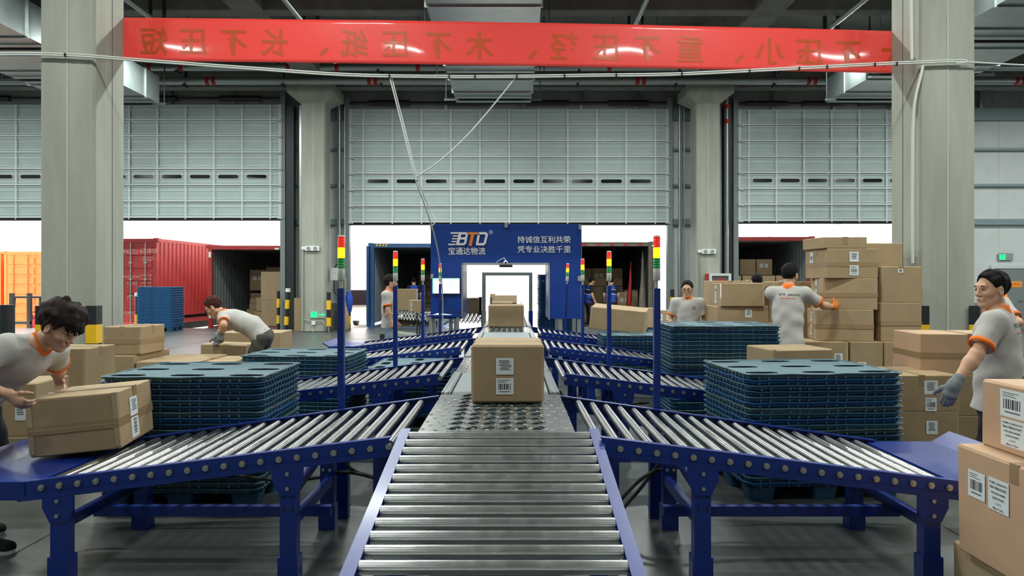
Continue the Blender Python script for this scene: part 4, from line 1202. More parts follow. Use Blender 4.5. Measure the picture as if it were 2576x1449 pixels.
def closed_doors(root, w_, z0, z1, m):
    for sx in (-1, 1):
        g = G(); a, b = (-w_ / 2 + .1, -.01) if sx < 0 else (.01, w_ / 2 - .1)
        g.span((a, .0, z0), (b, .05, z1 - .14))
        k = 0
        zz = z0 + .1
        while zz < z1 - .4:
            g.span((a + .06, -.03, zz), (b - .06, 0, zz + .3)); zz += .46
        g.build('container_door', m, root)
        for rx in (.25, .75):
            xx = a + (b - a) * rx
            gg = G().cyl((xx, -.06, z0 - .05), (xx, -.06, z1 - .15), .022, 8)
            for q in range(4): gg.span((xx - .06, -.07, z0 + .3 + q * .6), (xx + .06, -.0, z0 + .36 + q * .6))
            gg.build('lock_rod', M_steel if m is not M_corg else M_corg, root)
# red closed container, rear doors facing the hall
T = container('shipping_container', 'closed red shipping container behind the blue pallet stack, its doors lettered', -14.1, 26.0, -3.9, 2.44, 12.1, .2, 3.2, M_cred, M_cgry, False)
closed_doors(T, 2.44, .2, 3.2, M_cred)
g = G()
for txt, x, z, hh in (('FKZU', .02, 2.66, .2), ('672858', .62, 2.68, .2), ('52G1', .72, 2.4, .19), ('MAX.GROSS', .0, 1.78, .105), ('TARE', .12, 1.52, .16), ('NET', .16, 1.02, .14), ('CUB.CAP.', .02, .46, .125), ('32.500  KG', .64, 1.84, .09), ('71.650  LB', .64, 1.7, .09), ('4.700  KG', .64, 1.56, .09), ('10.360  LB', .64, 1.43, .09), ('28.600  KG', .64, 1.08, .09), ('63.050  LB', .64, .95, .09), ('87.5  CU.M', .64, .52, .09), ('3.090  CU.FT', .64, .4, .09)):
    G().text(txt, (x, -.034, z), (1, 0, 0), (0, 0, 1), hh * 1.1, 0, .01, .002, align='l', fit=None).build('container_lettering', M_mark, T)
g = G().span((.95, -.036, .26), (1.12, -.032, .62)); g.text('45', (1.035, -.037, .36), (1, 0, 0), (0, 0, 1), .17, 1, .02); g.build('length_plate', [M_paper, M_ink], T)
# open red container
T3 = container('open_container', 'open red container with a grey inside and loose boxes with the white door leaf', -9.38, 25.4, 2.2, 2.72, 12.0, .02, 2.92, M_cred, M_cgry, True)
g = G()
for z in (.35, .9, 1.45, 2.0, 2.5):
    for sx in (-1, 1): g.span((sx * 1.32 - .04, -.026, z), (sx * 1.32 + .04, -.02, z + .2), 0 if int(z * 10) % 2 else 1)
for x in (-.8, -.5, .3): g.span((x, -.026, 2.8), (x + .22, -.02, 2.86), 1)
g.span((.95, -.026, 2.78), (1.1, -.02, 2.84), 0); g.build('reflective_strip', [M_white, M_red], T3)
G().span((1.45, -.35, .1), (1.5, .85, 2.8)).span((1.44, -.35, .1), (1.52, -.3, 2.8)).build('open_door_leaf', M_cwht, T3)
# blue truck left of the gate
T4 = container('open_container', 'open blue container truck beside the blue gate with warning stripes', -3.75, 25.5, 0, 2.56, 9.0, .02, 3.0, M_cblu, M_cgry, True)
g = G()
for k in range(4): g.prism([(-1.1 + k * .11, 2.9), (-1.05 + k * .11, 2.9), (-1.01 + k * .11, 2.98), (-1.06 + k * .11, 2.98)], (0, -.02, 0), (1, 0, 0), (0, 0, 1), .004)
g.build('warning_stripes', M_yellow, T4)
G().span((-1.38, -.3, .05), (-1.33, .9, 2.9)).build('open_door_leaf', M_cblu, T4)
# dark trailer right of the gate
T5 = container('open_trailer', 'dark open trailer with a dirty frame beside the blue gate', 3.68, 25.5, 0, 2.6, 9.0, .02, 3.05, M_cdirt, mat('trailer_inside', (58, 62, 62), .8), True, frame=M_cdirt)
g = G()
for k in range(5): g.span((-1.2 + k * .5, -.026, 2.93), (-1.02 + k * .5, -.02, 2.99))
g.build('reflective_strip', M_red, T5)
G().span((1.33, -.2, .05), (1.39, 1.0, 2.9)).build('open_door_leaf', M_cdirt, T5)
tag(G().lathe([(.12, 0), (.16, .5), (.13, 1.1), (.08, 1.6), (.05, 2.2), (.03, 2.7)], (4.75, 26.0, 0.03), 10).build('rope_bundle', M_cdirt), 'long frayed rope bundle hanging inside the dark trailer', 'rope')
tag(G().tube([(4.42, 26.6, 2.4), (4.4, 26.6, 1.6), (4.35, 26.55, 1.0), (4.3, 26.5, .5)], [.02, .06, .1, .04], 8).build('hanging_cloth', M_red), 'red cloth hanging inside the dark trailer beside the rope', 'cloth')
# red container at the right door
T6 = container('open_container', 'open red container full of stacked labelled boxes', 9.3, 25.7, 0, 2.95, 9.0, .02, 3.25, M_cred, M_cgry, True)
# orange container far left
T1 = container('shipping_container', 'closed orange shipping container outside, its lock rods facing the hall', -22.3, 33.5, 0, 2.9, 6.2, -.4, 3.05, M_corg, M_cgry, False)
closed_doors(T1, 2.9, -.4, 3.05, M_corg)
T1b = container('shipping_container', 'second orange container beside the one with lock rods', -25.6, 33.8, 0, 2.9, 6.2, -.4, 3.05, M_corg, M_cgry, False)
# loads inside the containers
def load(where, items, cat_lab):
    for i, (x, y, z, sx, sy, sz, lb, what) in enumerate(items):
        cbox('%s %s' % (what, where), x, y, z, sx, sy, sz, random.Random(i).uniform(-4, 4), (('F', .3, .6, .12, .14, 'text'), ('F', .62, .6, .12, .14, 'code')) if lb else (), '', 1, 'boxes ' + where)
load('inside the loosely loaded red container', [(-8.66, 26.2, .03, .84, .6, .95, 0, 'large plain box at the bottom'), (-8.66, 26.2, .98, .84, .6, 1.02, 0, 'large plain box on the large bottom one'),
    (-9.85, 28.0, 1.3, .62, .6, .8, 1, 'labelled box by the grey wall in the upper row'), (-9.2, 28.0, 1.5, .62, .6, .72, 1, 'labelled box in the middle of the upper row'), (-8.5, 28.6, 1.4, .5, .6, .7, 0, 'plain box beside it in the upper row'),
    (-9.55, 27.8, .03, 1.3, .6, .55, 0, 'wide low box on the floor'), (-9.5, 27.8, .58, 1.2, .6, .22, 0, 'flat box on the wide low box'), (-9.5, 27.8, .8, 1.15, .6, .2, 0, 'upper flat box'), (-9.5, 27.8, 1.0, 1.1, .6, .2, 0, 'topmost flat box'),
    (-9.25, 26.9, .55, .55, .5, .5, 0, 'tilted box in front of the flat boxes'), (-9.3, 26.9, .03, .6, .5, .5, 0, 'box under the tilted box'), (-8.95, 26.6, .03, .25, .5, .75, 0, 'slim upright box'), (-10.2, 26.0, .03, .5, .5, .45, 0, 'low box at the grey wall')], '')
load('inside the full red container', [(8.3 + .63 * i - (.05 if k == 1 else 0), 26.6 + .25 * k, .03 + .62 * k, .58, .6, .6, (i + k) % 2, '%s box of the %s row' % (('first', 'second', 'third', 'fourth')[i], ('bottom', 'second', 'third', 'fourth')[k])) for k in range(4) for i in range(4 if k else 4) if not (k == 3 and i == 3)], '')
load('inside the dark trailer', [(2.85 + .62 * i, 28.6, .03 + .72 * k, .58, .6, .7, (i + k) % 2, '%s box of the %s row' % (('first', 'second', 'third')[i], ('bottom', 'second', 'third')[k])) for k in range(3) for i in range(3)] + [(4.3, 26.9, .03, .8, .6, .5, 1, 'labelled box on the floor'), (4.2, 26.9, .53, .6, .5, .72, 1, 'labelled box on the floor box'), (4.6, 27.8, .03, .5, .5, 1.3, 0, 'tall box beside the labelled ones')], '')
load('inside the blue truck', [(-3.62 + .66 * i, 30.5, .03 + .7 * k, .62, .6, .68, 1, '%s box of the %s row' % (('inner', 'outer')[i], ('bottom', 'second', 'third')[k])) for k in range(3) for i in range(2)] + [(-4.3, 29.8, .03, .5, .5, .8, 0, 'plain box at the side wall')], '')
# far buildings, stairs, lorry, forklift
def far_building(label, x0, x1, y, z1, cols):
    root = empty('far_building', ((x0 + x1) / 2, y, -1.2)); tag(root, label, 'building')
    h = (x1 - x0) / 2
    G().span((-h, 0, 0), (h, 6, z1)).build('building_wall', mat('far_wall', (226, 224, 220), .8), root)
    for c in cols: G().span((c - .6, -.8, 0), (c + .6, 0, z1)).build('facade_column', mat('far_column', (214, 196, 186), .8), root)
    g = G()
    for k in range(int(z1 / 3)): g.span((-h, -.1, 3 * k + 2.4), (h, 0, 3 * k + 2.6))
    g.build('facade_band', mat('far_band', (206, 202, 198), .8), root)
far_building('pale building across the yard behind the red containers', -52, -14, 84, 16, (-10, -6, 2, 6, 12))
far_building('pale building across the yard behind the blue gate', -8, 18, 92, 18, (-9, -6.5, 4, 8))
root = empty('steel_staircase', (16.2, 40, 0)); tag(root, 'outdoor white steel staircase seen above the tall box stack', 'staircase')
g = G()
for k in range(12): g.span((.9 + k * .28, -.5, 6.0 - k * .2), (1.2 + k * .28, .5, 6.03 - k * .2))
g.build('step', M_cwht, root)
g = G(); g.bar((.8, -.55, 6.0), (4.4, -.55, 3.45), .06, .22); g.bar((.8, .55, 6.0), (4.4, .55, 3.45), .06, .22); g.build('stringer', M_cwht, root)
g = G()
for k in range(5): g.cyl((.9 + k * .8, -.55, 6.0 - k * .57), (.9 + k * .8, -.55, 7.0 - k * .57), .025, 6)
g.bar((.8, -.55, 7.0), (4.4, -.55, 4.45), .05, .05); g.bar((.8, -.55, 6.5), (4.4, -.55, 3.95), .04, .04); g.cyl((-2, -.6, -1.2), (-2, -.6, 8), .12); g.cyl((.5, -.6, -1.2), (.5, -.6, 8), .1); g.bar((-2, -.6, 5.4), (4.5, -.6, 5.4), .1, .2); g.bar((-2, -.6, 4.2), (.5, -.6, 4.2), .06, .1)
g.build('railing', M_cwht, root)
root = empty('delivery_lorry', (-9.2, 41, -1.2)); tag(root, 'small white delivery lorry out in the bright yard by the middle door', 'lorry')
G().hexa([(-1.1, 0, .6), (1.1, 0, .6), (1.1, 2.0, .6), (-1.1, 2.0, .6), (-1.0, .3, 2.6), (1.0, .3, 2.6), (1.0, 2.0, 2.6), (-1.0, 2.0, 2.6)]).build('cab', M_cwht, root)
G().hexa([(-.95, .0, 1.5), (.95, .0, 1.5), (.95, .3, 1.5), (-.95, .3, 1.5), (-.9, .2, 2.35), (.9, .2, 2.35), (.9, .3, 2.35), (-.9, .3, 2.35)]).build('windscreen', M_glassd, root)
G().span((1.15, -.1, 1.6), (1.35, .0, 2.2)).span((-1.35, -.1, 1.6), (-1.15, .0, 2.2)).build('mirror', M_rubber, root)
G().span((-1.15, 2.1, .7), (1.15, 7, 3.2)).build('cargo_body', M_cwht, root)
for y in (.9, 5.6):
    for sx in (-1, 1): G().cyl((sx * .95 - .13, y, .45), (sx * .95 + .13, y, .45), .45, 16).build('wheel', M_rubber, root)
root = empty('forklift', (-19.0, 27.6, -1.2)); tag(root, 'red forklift parked outside behind the messy-haired man', 'forklift')
root.location.z = -1.2
M_fr = mat('forklift_red', (214, 60, 44), .5)
G().span((-.5, .3, .35), (.5, 1.9, 1.0)).span((-.5, 1.3, 1.0), (.5, 2.0, 1.5)).build('forklift_body', M_fr, root)
g = G()
for sx in (-.55, .55):
    for y in (.4, 1.9): g.bar((sx, y, .9), (sx * .9, y + .05, 2.2), .07, .07)
g.span((-.55, .3, 2.2), (.55, 2.0, 2.27)); g.build('overhead_guard', M_dark, root)
G().span((-.4, .0, .1), (-.28, .15, 2.4)).span((.28, .0, .1), (.4, .15, 2.4)).span((-.4, .02, 1.2), (.4, .1, 1.3)).build('mast', M_dark, root)
G().span((-.3, -1.1, .08), (-.18, 0, .13)).span((.18, -1.1, .08), (.3, 0, .13)).build('fork', M_dark, root)
g = G(); n = 14
g.tube([(.16 * math.cos(2 * math.pi * k / n), .75 + .1 * math.sin(2 * math.pi * k / n), 1.5 + .14 * math.sin(2 * math.pi * k / n)) for k in range(n + 1)], .018, 6); g.cyl((0, .6, 1.0), (0, .75, 1.5), .025); g.build('steering_wheel', M_rubber, root)
for y, r in ((.5, .33), (1.7, .28)):
    for sx in (-1, 1): G().cyl((sx * .5 - .1, y, r), (sx * .5 + .1, y, r), r, 16).build('wheel', M_rubber, root)

# ------------------------------------------------------------------ guards, signs, small things
def bollard(label, x, y, h, r, bands, cap=False, lean=0):
    root = empty('bollard', (x, y, 0)); tag(root, label, 'bollard'); root.rotation_euler = (0, math.radians(lean), 0)
    G().cyl((0, 0, 0), (0, 0, h), r, 16).build('bollard_post', M_gblack, root)
    z = h
    for i, b in enumerate(bands):
        if i % 2: G().cyl((0, 0, z - b), (0, 0, z), r + .003, 16).build('yellow_band', M_yellow, root)
        z -= b
    if cap: G().cyl((0, 0, h), (0, 0, h + .12), r + .012, 16).build('white_cup', M_white, root)
bb = [.26, .3, .26, .28, .26]
bollard('black and yellow bollard upright beside the leaning one', -7.95, 24.35, 1.32, .055, bb)
bollard('black and yellow bollard leaning slightly, with a white cup', -7.55, 23.9, 1.3, .07, bb, True, 3)
bollard('black and yellow bollard by the straw broom', -5.93, 23.15, 1.3, .07, bb)
bollard('black and yellow bollard with a blue jacket hung on it at the middle door', -5.55, 24.3, 1.3, .07, bb)
bollard('black and yellow bollard beside the man in glasses', 5.42, 24.2, 1.38, .07, bb)
bollard('black bollard with a white cup on top near the closed red container', -12.6, 24.2, 1.15, .14, [.62, .6], True)
bollard('short black and yellow bollard half hidden by the concrete front pillar', -8.0, 14.6, 1.25, .06, [.4, .25, .4])
bollard('plain black bollard behind the messy-haired man', -9.75, 13.8, 1.2, .14, [1.0, .2])
def guard(label, x, y, sx):
    root = empty('corner_guard', (x, y, 0)); tag(root, label, 'guard')
    g = G()
    for i in range(5):
        z1 = 1.31 - i * .262; z0 = max(z1 - .262, 0)
        g = G().span((0, -.02, z0), (sx * .13, 0.0, z1)); g.span((-sx * .02, -.02, z0), (0, .13, z1)); g.build('yellow_band' if i % 2 else 'black_band', M_yellow if i % 2 else M_gblack, root)
guard('black and yellow corner guard on the pillar behind the messy-haired man, camera-facing inner corner', -5.81, 9.98, -1)
guard('black corner guard on the outer corner of the pillar behind the messy-haired man', -6.62, 9.98, 1)
guard('black and yellow corner guard behind the tall box stack on the conduit pillar', 5.68, 9.98, 1)
guard('black and yellow corner guard on the outer corner of the conduit pillar', 6.5, 9.98, -1)
tag(G().lathe([(.02, 0), (.09, .1), (.13, .4), (.12, .6), (.05, .75)], (-5.5, 24.15, .55), 10).build('jacket', M_vest), 'blue jacket hanging on the bollard at the middle door', 'jacket')
# twin emergency lights and exit signs
def twin(label, x, y, z):
    root = empty('emergency_light', (x, y, z)); tag(root, label, 'emergency light')
    G().span((-.22, -.08, -.08), (.24, 0, .08), 0, .01).span((-.34, -.06, -.04), (-.22, 0, .06), 0, .008).build('light_housing', M_white, root)
    for dx in (-.1, .12): G().lathe([(.001, -.001), (.05, 0), (.06, .02)], (0, 0, 0), 14).build('lamp_head', M_steel, root, (dx, -.08, 0), (math.pi / 2, 0, 0))
    G().cyl((-.28, -.02, -.04), (-.28, -.02, -z + .05), .015, 6).build('conduit', M_steel, root)
twin('twin white emergency light on the pillar with the broom', -6.5, 23.29, 2.72)
twin('twin white emergency light on the pillar with the hydrant cabinet', 6.38, 23.29, 2.62)
M_exit = mat('exit_green', (30, 226, 120), .4, emit=1.6); M_exitd = mat('exit_dark', (10, 60, 40), .5)
def exit_sign(label, x, y, z, arrow=True, case=False):
    root = empty('exit_sign', (x, y, z)); tag(root, label, 'exit sign')
    G().span((-.15, -.03, -.11), (.38 if arrow else .15, 0, .11) if not case else (.36, 0, .13)).build('sign_case', mat('sign_grey', (150, 164, 158), .4) if not case else M_steel, root)
    g = G().span((-.12, -.034, -.09), (.08, -.03, .09)); 
    if arrow: g.span((.14, -.034, -.012), (.32, -.03, .012)); g.prism([(.26, -.05), (.35, 0), (.26, .05)], (0, -.03, 0), (1, 0, 0), (0, 0, 1), .004)
    g.build('lit_panel', M_exit, root)
    g = G().ball((-.03, -.036, .05), (.018, .004, .018), 8, 6)
    for a, b in (((-.03, .03), (-.02, -.01)), ((-.02, -.01), (.02, -.03)), ((.02, -.03), (.0, -.075)), ((-.02, -.01), (-.05, -.04)), ((-.05, -.04), (-.085, -.045)), ((-.03, .025), (.02, .01)), ((-.03, .025), (-.07, .01))):
        g.bar((a[0], -.036, a[1]), (b[0], -.036, b[1]), .004, .016, 0, (0, 1, 0))
    g.span((.055, -.037, -.09), (.062, -.034, .09)); g.build('running_figure', M_exitd, root)
exit_sign('green lit exit sign with an arrow low on the pillar with the broom', -6.42, 23.29, .57)
exit_sign('green lit exit sign low on the pillar with the hydrant cabinet', 6.45, 23.29, .47)
exit_sign('green exit sign above the grey service door', 17.1, 24.95, 2.5, False, True)
root = empty('junction_box', (-6.95 + .5, 23.27, .3)); tag(root, 'small white junction box below the exit sign on the pillar with the broom', 'junction box')
G().span((-.06, -.04, -.06), (.06, 0, .06)).build('box_cover', M_white, root); G().tube([(-.3, -.02, .1), (-.05, -.02, .06), (.3, -.02, .05), (.34, -.02, 0), (.34, -.02, -.28)], .014, 6).build('conduit', M_steel, root)
# switch box and broom on the pier above the straw broom
root = empty('switch_box', (-5.93, 23.9, 1.9)); tag(root, 'grey switch box with black cables above the straw broom', 'electric box')
G().span((-.12, -.12, -.22), (.14, 0, .2), 0, .01).build('box_cover', M_panelw, root); G().tube([(.02, -.06, .2), (.08, -.06, .32), (.28, -.06, .25), (.36, -.06, -.05)], .022, 6).tube([(0, -.05, -.22), (0, -.05, -.6), (.08, -.05, -.7), (.3, -.05, -.7)], .022, 6).build('cable', M_rubber, root)
G().ball((.04, -.122, .04), .012).build('indicator', M_red, root)
root = empty('broom', (-5.6, 23.95, 0)); tag(root, 'straw broom leaning upright against the wall below the grey switch box', 'broom')
G().lathe([(.15, 0), (.19, .1), (.15, .5), (.06, .85), (.03, 1.0)], (0, 0, .01), 12).build('bristles', mat('broom_straw', (150, 132, 92), .9, var=.3, scale=30, stretch=(1, 1, .1))  , root); G().cyl((0, 0, 1.0), (.02, .05, 1.75), .02, 8).build('handle', mat('bamboo', (170, 150, 110), .6), root)
tag(G().lathe([(.03, 0), (.035, .02), (.035, .16), (.015, .21), (.015, .24)], (-5.88, 22.95, .0), 10).build('water_bottle', mat('clear_plastic', (210, 220, 216), .1, trans=.8)), 'clear plastic water bottle on the floor by the broom', 'bottle')
tag(G().span((-.18, 0, 0), (.18, .03, 1.1)).build('cardboard_sheet', M_card[1], None, (-7.1, 23.9, 0)), 'folded cardboard sheet standing behind the leaning bollard', 'cardboard')
# hydrant cabinet
root = empty('hydrant_cabinet', (6.75, 23.25, 1.05)); tag(root, 'white framed fire hydrant cabinet with red hose reel by the back pillar', 'fire cabinet')
G().span((-.33, -.02, 0), (.33, .04, .82)).build('cabinet_body', mat('cabinet_inside', (88, 82, 84), .4), root)
g = G(); 
for a, b in (((-.36, 0), (-.27, .86)), ((.27, 0), (.36, .86)), ((-.27, 0), (.27, .08)), ((-.27, .78), (.27, .86))): g.span((a[0], -.06, a[1]), (b[0], .04, b[1]))
g.build('cabinet_frame', M_panelw, root)
g = G().cyl((.02, -.05, .5), (.02, -.02, .5), .19, 20).cyl((.02, -.055, .5), (.02, -.05, .5), .05, 12, 1); g.build('hose_reel', [M_red, M_steel], root)
G().text('消火栓', (0, -.03, .14), (1, 0, 0), (0, 0, 1), .13).build('cabinet_lettering', M_red, root)
G().span((-.46, -.04, .2), (-.38, .04, .85)).build('red_side_panel', M_red, root)
G().span((-.2, .0, -1.05), (-.14, .04, 0)).span((.14, .0, -1.05), (.2, .04, 0)).build('cabinet_leg', M_steel, root)
for i, (x, t) in enumerate(((16.86, 0), (17.12, 1))):
    root = empty('safety_sign', (x, 24.88, 1.72)); tag(root, ('white round speed limit sign beside the service door', 'white no smoking sign on the service door frame')[t], 'sign')
    G().span((-.11, -.01, -.18), (.11, 0, .18)).build('sign_board', M_white, root)
    g = G(); n = 20
    vs = [(.09 * math.cos(2 * math.pi * k / n), -.012, .06 + .09 * math.sin(2 * math.pi * k / n)) for k in range(n)] + [(.065 * math.cos(2 * math.pi * k / n), -.012, .06 + .065 * math.sin(2 * math.pi * k / n)) for k in range(n)]
    g.add(vs, [(k, (k + 1) % n, n + (k + 1) % n, n + k) for k in range(n)]); g.span((-.08, -.013, -.15), (.08, -.011, -.09))
    if t: g.bar((-.05, -.013, .11), (.05, -.013, .01), .004, .018, 0, (0, 1, 0))
    g.build('sign_mark', M_red, root)
    if not t: G().text('5', (0, -.013, .01), (1, 0, 0), (0, 0, 1), .13, 0, .01).build('sign_number', M_ink, root)
cable('black extension cord with plug lying on the floor before the man in faded jeans', [(-4.6, 15.9, .02), (-4.45, 15.85, .02), (-4.3, 16.0, .05), (-4.15, 15.8, .06), (-4.0, 16.0, .03), (-4.2, 16.05, .05), (-3.95, 15.85, .03), (-3.6, 15.9, .015), (-3.0, 15.9, .015)], .03)
tag(G().box((0, 0, .26), (.75, .5, .5), None, 0, .12).box((.05, 0, .5), (.6, .4, .1), Euler((.1, .12, 0)), 0, .05).build('cloth_bundle', mat('canvas_cloth', (134, 140, 128), .9, var=.15, scale=5, bump=.8, bscale=6), None, (-2.38, 15.3, 0)), 'grey green cloth covered bundle on the floor before the blue gate', 'bundle')
tag(G().span((-.35, -.25, 0), (.35, .25, .04)).span((-.3, -.2, .04), (.3, .2, .3)).build('plastic_crate', M_dark, None, (-3.1, 18.6, 0)), 'dark crate on the floor under the skate wheel conveyor', 'crate')
tag(G().add([(-.05, -.03, .002), (.06, -.02, .004), (.05, .03, .002), (-.04, .02, .006)], [(0, 1, 2, 3)]).build('paper_scrap', M_paper, None, (2.0, 3.5, .001)), 'tiny white paper scrap on the floor under the first hydrant side lane', 'litter')
# ------------------------------------------------------------------ people
class Field:
    """a signed distance grid; surface() turns it into one continuous mesh"""
    def __init__(s, lo, hi, step, fine=()):
        s.ax = []
        for k in range(3):
            v = [lo[k]]; 
            while v[-1] < hi[k]:
                st = step
                for (a, b, fs) in fine:
                    if a[k] - .01 <= v[-1] <= b[k] + .01: st = min(st, fs)
                v.append(v[-1] + st)
            s.ax.append(np.array(v, np.float32))
        s.D = np.full([len(a) for a in s.ax], 1.0, np.float32)
    def region(s, lo, hi):
        sl = []
        for k in range(3):
            a = np.searchsorted(s.ax[k], lo[k]); b = np.searchsorted(s.ax[k], hi[k])
            if b <= a: return None
            sl.append(slice(a, b))
        return sl
    def put(s, fn, lo, hi, k=.02, op='add', mar=.05):
        lo = [v - mar - k for v in lo]; hi = [v + mar + k for v in hi]
        sl = s.region(lo, hi)
        if sl is None: return
        X = s.ax[0][sl[0]][:, None, None]; Y = s.ax[1][sl[1]][None, :, None]; Z = s.ax[2][sl[2]][None, None, :]
        d = fn(X, Y, Z).astype(np.float32)
        a = s.D[tuple(sl)]
        if op == 'add':
            h = np.maximum(k - np.abs(a - d), 0) / max(k, 1e-6); r = np.minimum(a, d) - h * h * k * .25
        elif op == 'sub':
            d = -d; h = np.maximum(k - np.abs(a - d), 0) / max(k, 1e-6); r = np.maximum(a, d) + h * h * k * .25
        elif op == 'and':
            r = np.maximum(a, d)
        s.D[tuple(sl)] = r
    def cap(s, a, b, r1, r2, k=.02, op='add', wide=None, wk=1.0):
        a = np.array(a, float); b = np.array(b, float); ba = b - a; L2 = max(ba @ ba, 1e-9)
        w_ = None
        if wide is not None:
            w_ = np.array(wide, float); w_ = w_ - ba * (w_ @ ba) / L2; w_ /= max(np.linalg.norm(w_), 1e-6)
        def fn(X, Y, Z):
            px, py, pz = X - a[0], Y - a[1], Z - a[2]
            t = np.clip((px * ba[0] + py * ba[1] + pz * ba[2]) / L2, 0, 1)
            qx, qy, qz = px - ba[0] * t, py - ba[1] * t, pz - ba[2] * t
            if w_ is not None:
                q = (qx * w_[0] + qy * w_[1] + qz * w_[2]) * (1 - 1 / wk)
                qx, qy, qz = qx - w_[0] * q, qy - w_[1] * q, qz - w_[2] * q
            return np.sqrt(qx * qx + qy * qy + qz * qz) - (r1 + (r2 - r1) * t)
        R = max(r1, r2) * max(wk, 1)
        s.put(fn, np.minimum(a, b) - R, np.maximum(a, b) + R, k, op)
    def ell(s, c, axes, r, k=.02, op='add', noise=None):
        c = np.array(c, float); A = [np.array(v, float) for v in axes]
        def fn(X, Y, Z):
            px, py, pz = X - c[0], Y - c[1], Z - c[2]
            k0 = 0; k1 = 0
            for v, rr in zip(A, r):
                q = px * v[0] + py * v[1] + pz * v[2]
                k0 = k0 + (q / rr) ** 2; k1 = k1 + (q / rr ** 2) ** 2
            k0 = np.sqrt(k0); k1 = np.sqrt(k1) + 1e-9
            d = k0 * (k0 - 1) / k1
            if noise: d = d + noise(px, py, pz)
            return d
        R = max(r)
        s.put(fn, c - R, c + R, k, op)
    def plane(s, p, n, lo=None, hi=None):
        """cut away everything on the side n points to"""
        p = np.array(p, float); n = np.array(n, float); n /= np.linalg.norm(n)
        lo = [a[0] for a in s.ax] if lo is None else lo; hi = [a[-1] for a in s.ax] if hi is None else hi
        s.put(lambda X, Y, Z: (X - p[0]) * n[0] + (Y - p[1]) * n[1] + (Z - p[2]) * n[2], lo, hi, 0, 'and', .0)
    def wrinkle(s, fn):
        X = s.ax[0][:, None, None]; Y = s.ax[1][None, :, None]; Z = s.ax[2][None, None, :]
        m = np.abs(s.D) < .08
        s.D = np.where(m, s.D + fn(X, Y, Z).astype(np.float32), s.D)
    def surface(s):
        D = s.D; ins = D < 0
        nx, ny, nz = D.shape
        cnt = np.zeros((nx - 1, ny - 1, nz - 1), np.int8)
        for i in (0, 1):
            for j in (0, 1):
                for k in (0, 1): cnt += ins[i:nx - 1 + i, j:ny - 1 + j, k:nz - 1 + k]
        act = (cnt > 0) & (cnt < 8)
        I, J, K = np.nonzero(act)
        if not len(I): return [], []
        idx = np.full(act.shape, -1, np.int64); idx[I, J, K] = np.arange(len(I))
        cor = {}
        for i in (0, 1):
            for j in (0, 1):
                for k in (0, 1): cor[(i, j, k)] = D[I + i, J + j, K + k]
        x0, y0, z0 = s.ax[0][I], s.ax[1][J], s.ax[2][K]; dx, dy, dz = s.ax[0][I + 1] - x0, s.ax[1][J + 1] - y0, s.ax[2][K + 1] - z0
        acc = np.zeros((len(I), 3)); n = np.zeros(len(I))
        for c0 in cor:
            for k in range(3):
                if c0[k]: continue
                c1 = list(c0); c1[k] = 1; c1 = tuple(c1)
                a, b = cor[c0], cor[c1]; m = (a < 0) != (b < 0)
                t = np.where(m, a / np.where(m, a - b, 1), 0)
                p = np.zeros((len(I), 3)); p[:] = c0; p[:, k] = t
                acc += p * m[:, None]; n += m
        acc /= n[:, None]
        V = np.stack([x0 + acc[:, 0] * dx, y0 + acc[:, 1] * dy, z0 + acc[:, 2] * dz], 1)
        F = []
        for k in range(3):
            a, b = (k + 1) % 3, (k + 2) % 3
            sh = [slice(None)] * 3; s0 = list(sh); s1 = list(sh); s0[k] = slice(0, -1); s1[k] = slice(1, None)
            e = ins[tuple(s0)] != ins[tuple(s1)]
            sgn = ins[tuple(s0)]
            sel = [slice(None)] * 3; sel[a] = slice(1, D.shape[a] - 1); sel[b] = slice(1, D.shape[b] - 1)
            q = np.nonzero(e[tuple(sel)]); q = [v.copy() for v in q]; q[a] += 1; q[b] += 1
            sg = sgn[tuple(q)]
            def at(da, db):
                r = [v for v in q]; r[a] = q[a] - da; r[b] = q[b] - db
                return idx[tuple(r)]
            f = np.stack([at(1, 1), at(0, 1), at(0, 0), at(1, 0)], 1)
            f[~sg] = f[~sg][:, ::-1]
            F.append(f)
        return V, np.concatenate(F)
    def build(s, name, m, parent, base):
        V, F = s.surface()
        if len(V) == 0: return None
        me = bpy.data.meshes.new(name)
        V = V - np.array(base)
        me.vertices.add(len(V)); me.vertices.foreach_set('co', V.astype(np.float32).ravel())
        me.loops.add(F.size); me.loops.foreach_set('vertex_index', F.astype(np.int32).ravel())
        me.polygons.add(len(F)); me.polygons.foreach_set('loop_start', np.arange(0, F.size, 4, dtype=np.int32))
        me.polygons.foreach_set('use_smooth', np.ones(len(F), bool))
        me.materials.append(m); me.update(calc_edges=True); me.validate()
        return link(name, me, parent)

def unit(v):
    v = np.array(v, float); return v / max(np.linalg.norm(v), 1e-9)
def rotv(v, ax, deg):
    ax = unit(ax); t = math.radians(deg); v = np.array(v, float)
    return v * math.cos(t) + np.cross(ax, v) * math.sin(t) + ax * (ax @ v) * (1 - math.cos(t))
def ik(a, b, l1, l2, pole):
    a, b = np.array(a, float), np.array(b, float); d = b - a; L = np.linalg.norm(d); Lm = (l1 + l2) * .998
    if L > Lm: b = a + d / L * Lm; d = b - a; L = Lm
    u = d / L; x = (l1 * l1 - l2 * l2 + L * L) / (2 * L); h = math.sqrt(max(l1 * l1 - x * x, 1e-6))
    p = np.array(pole, float); p = p - u * (p @ u); p = unit(p)
    return a + u * x + p * h, b

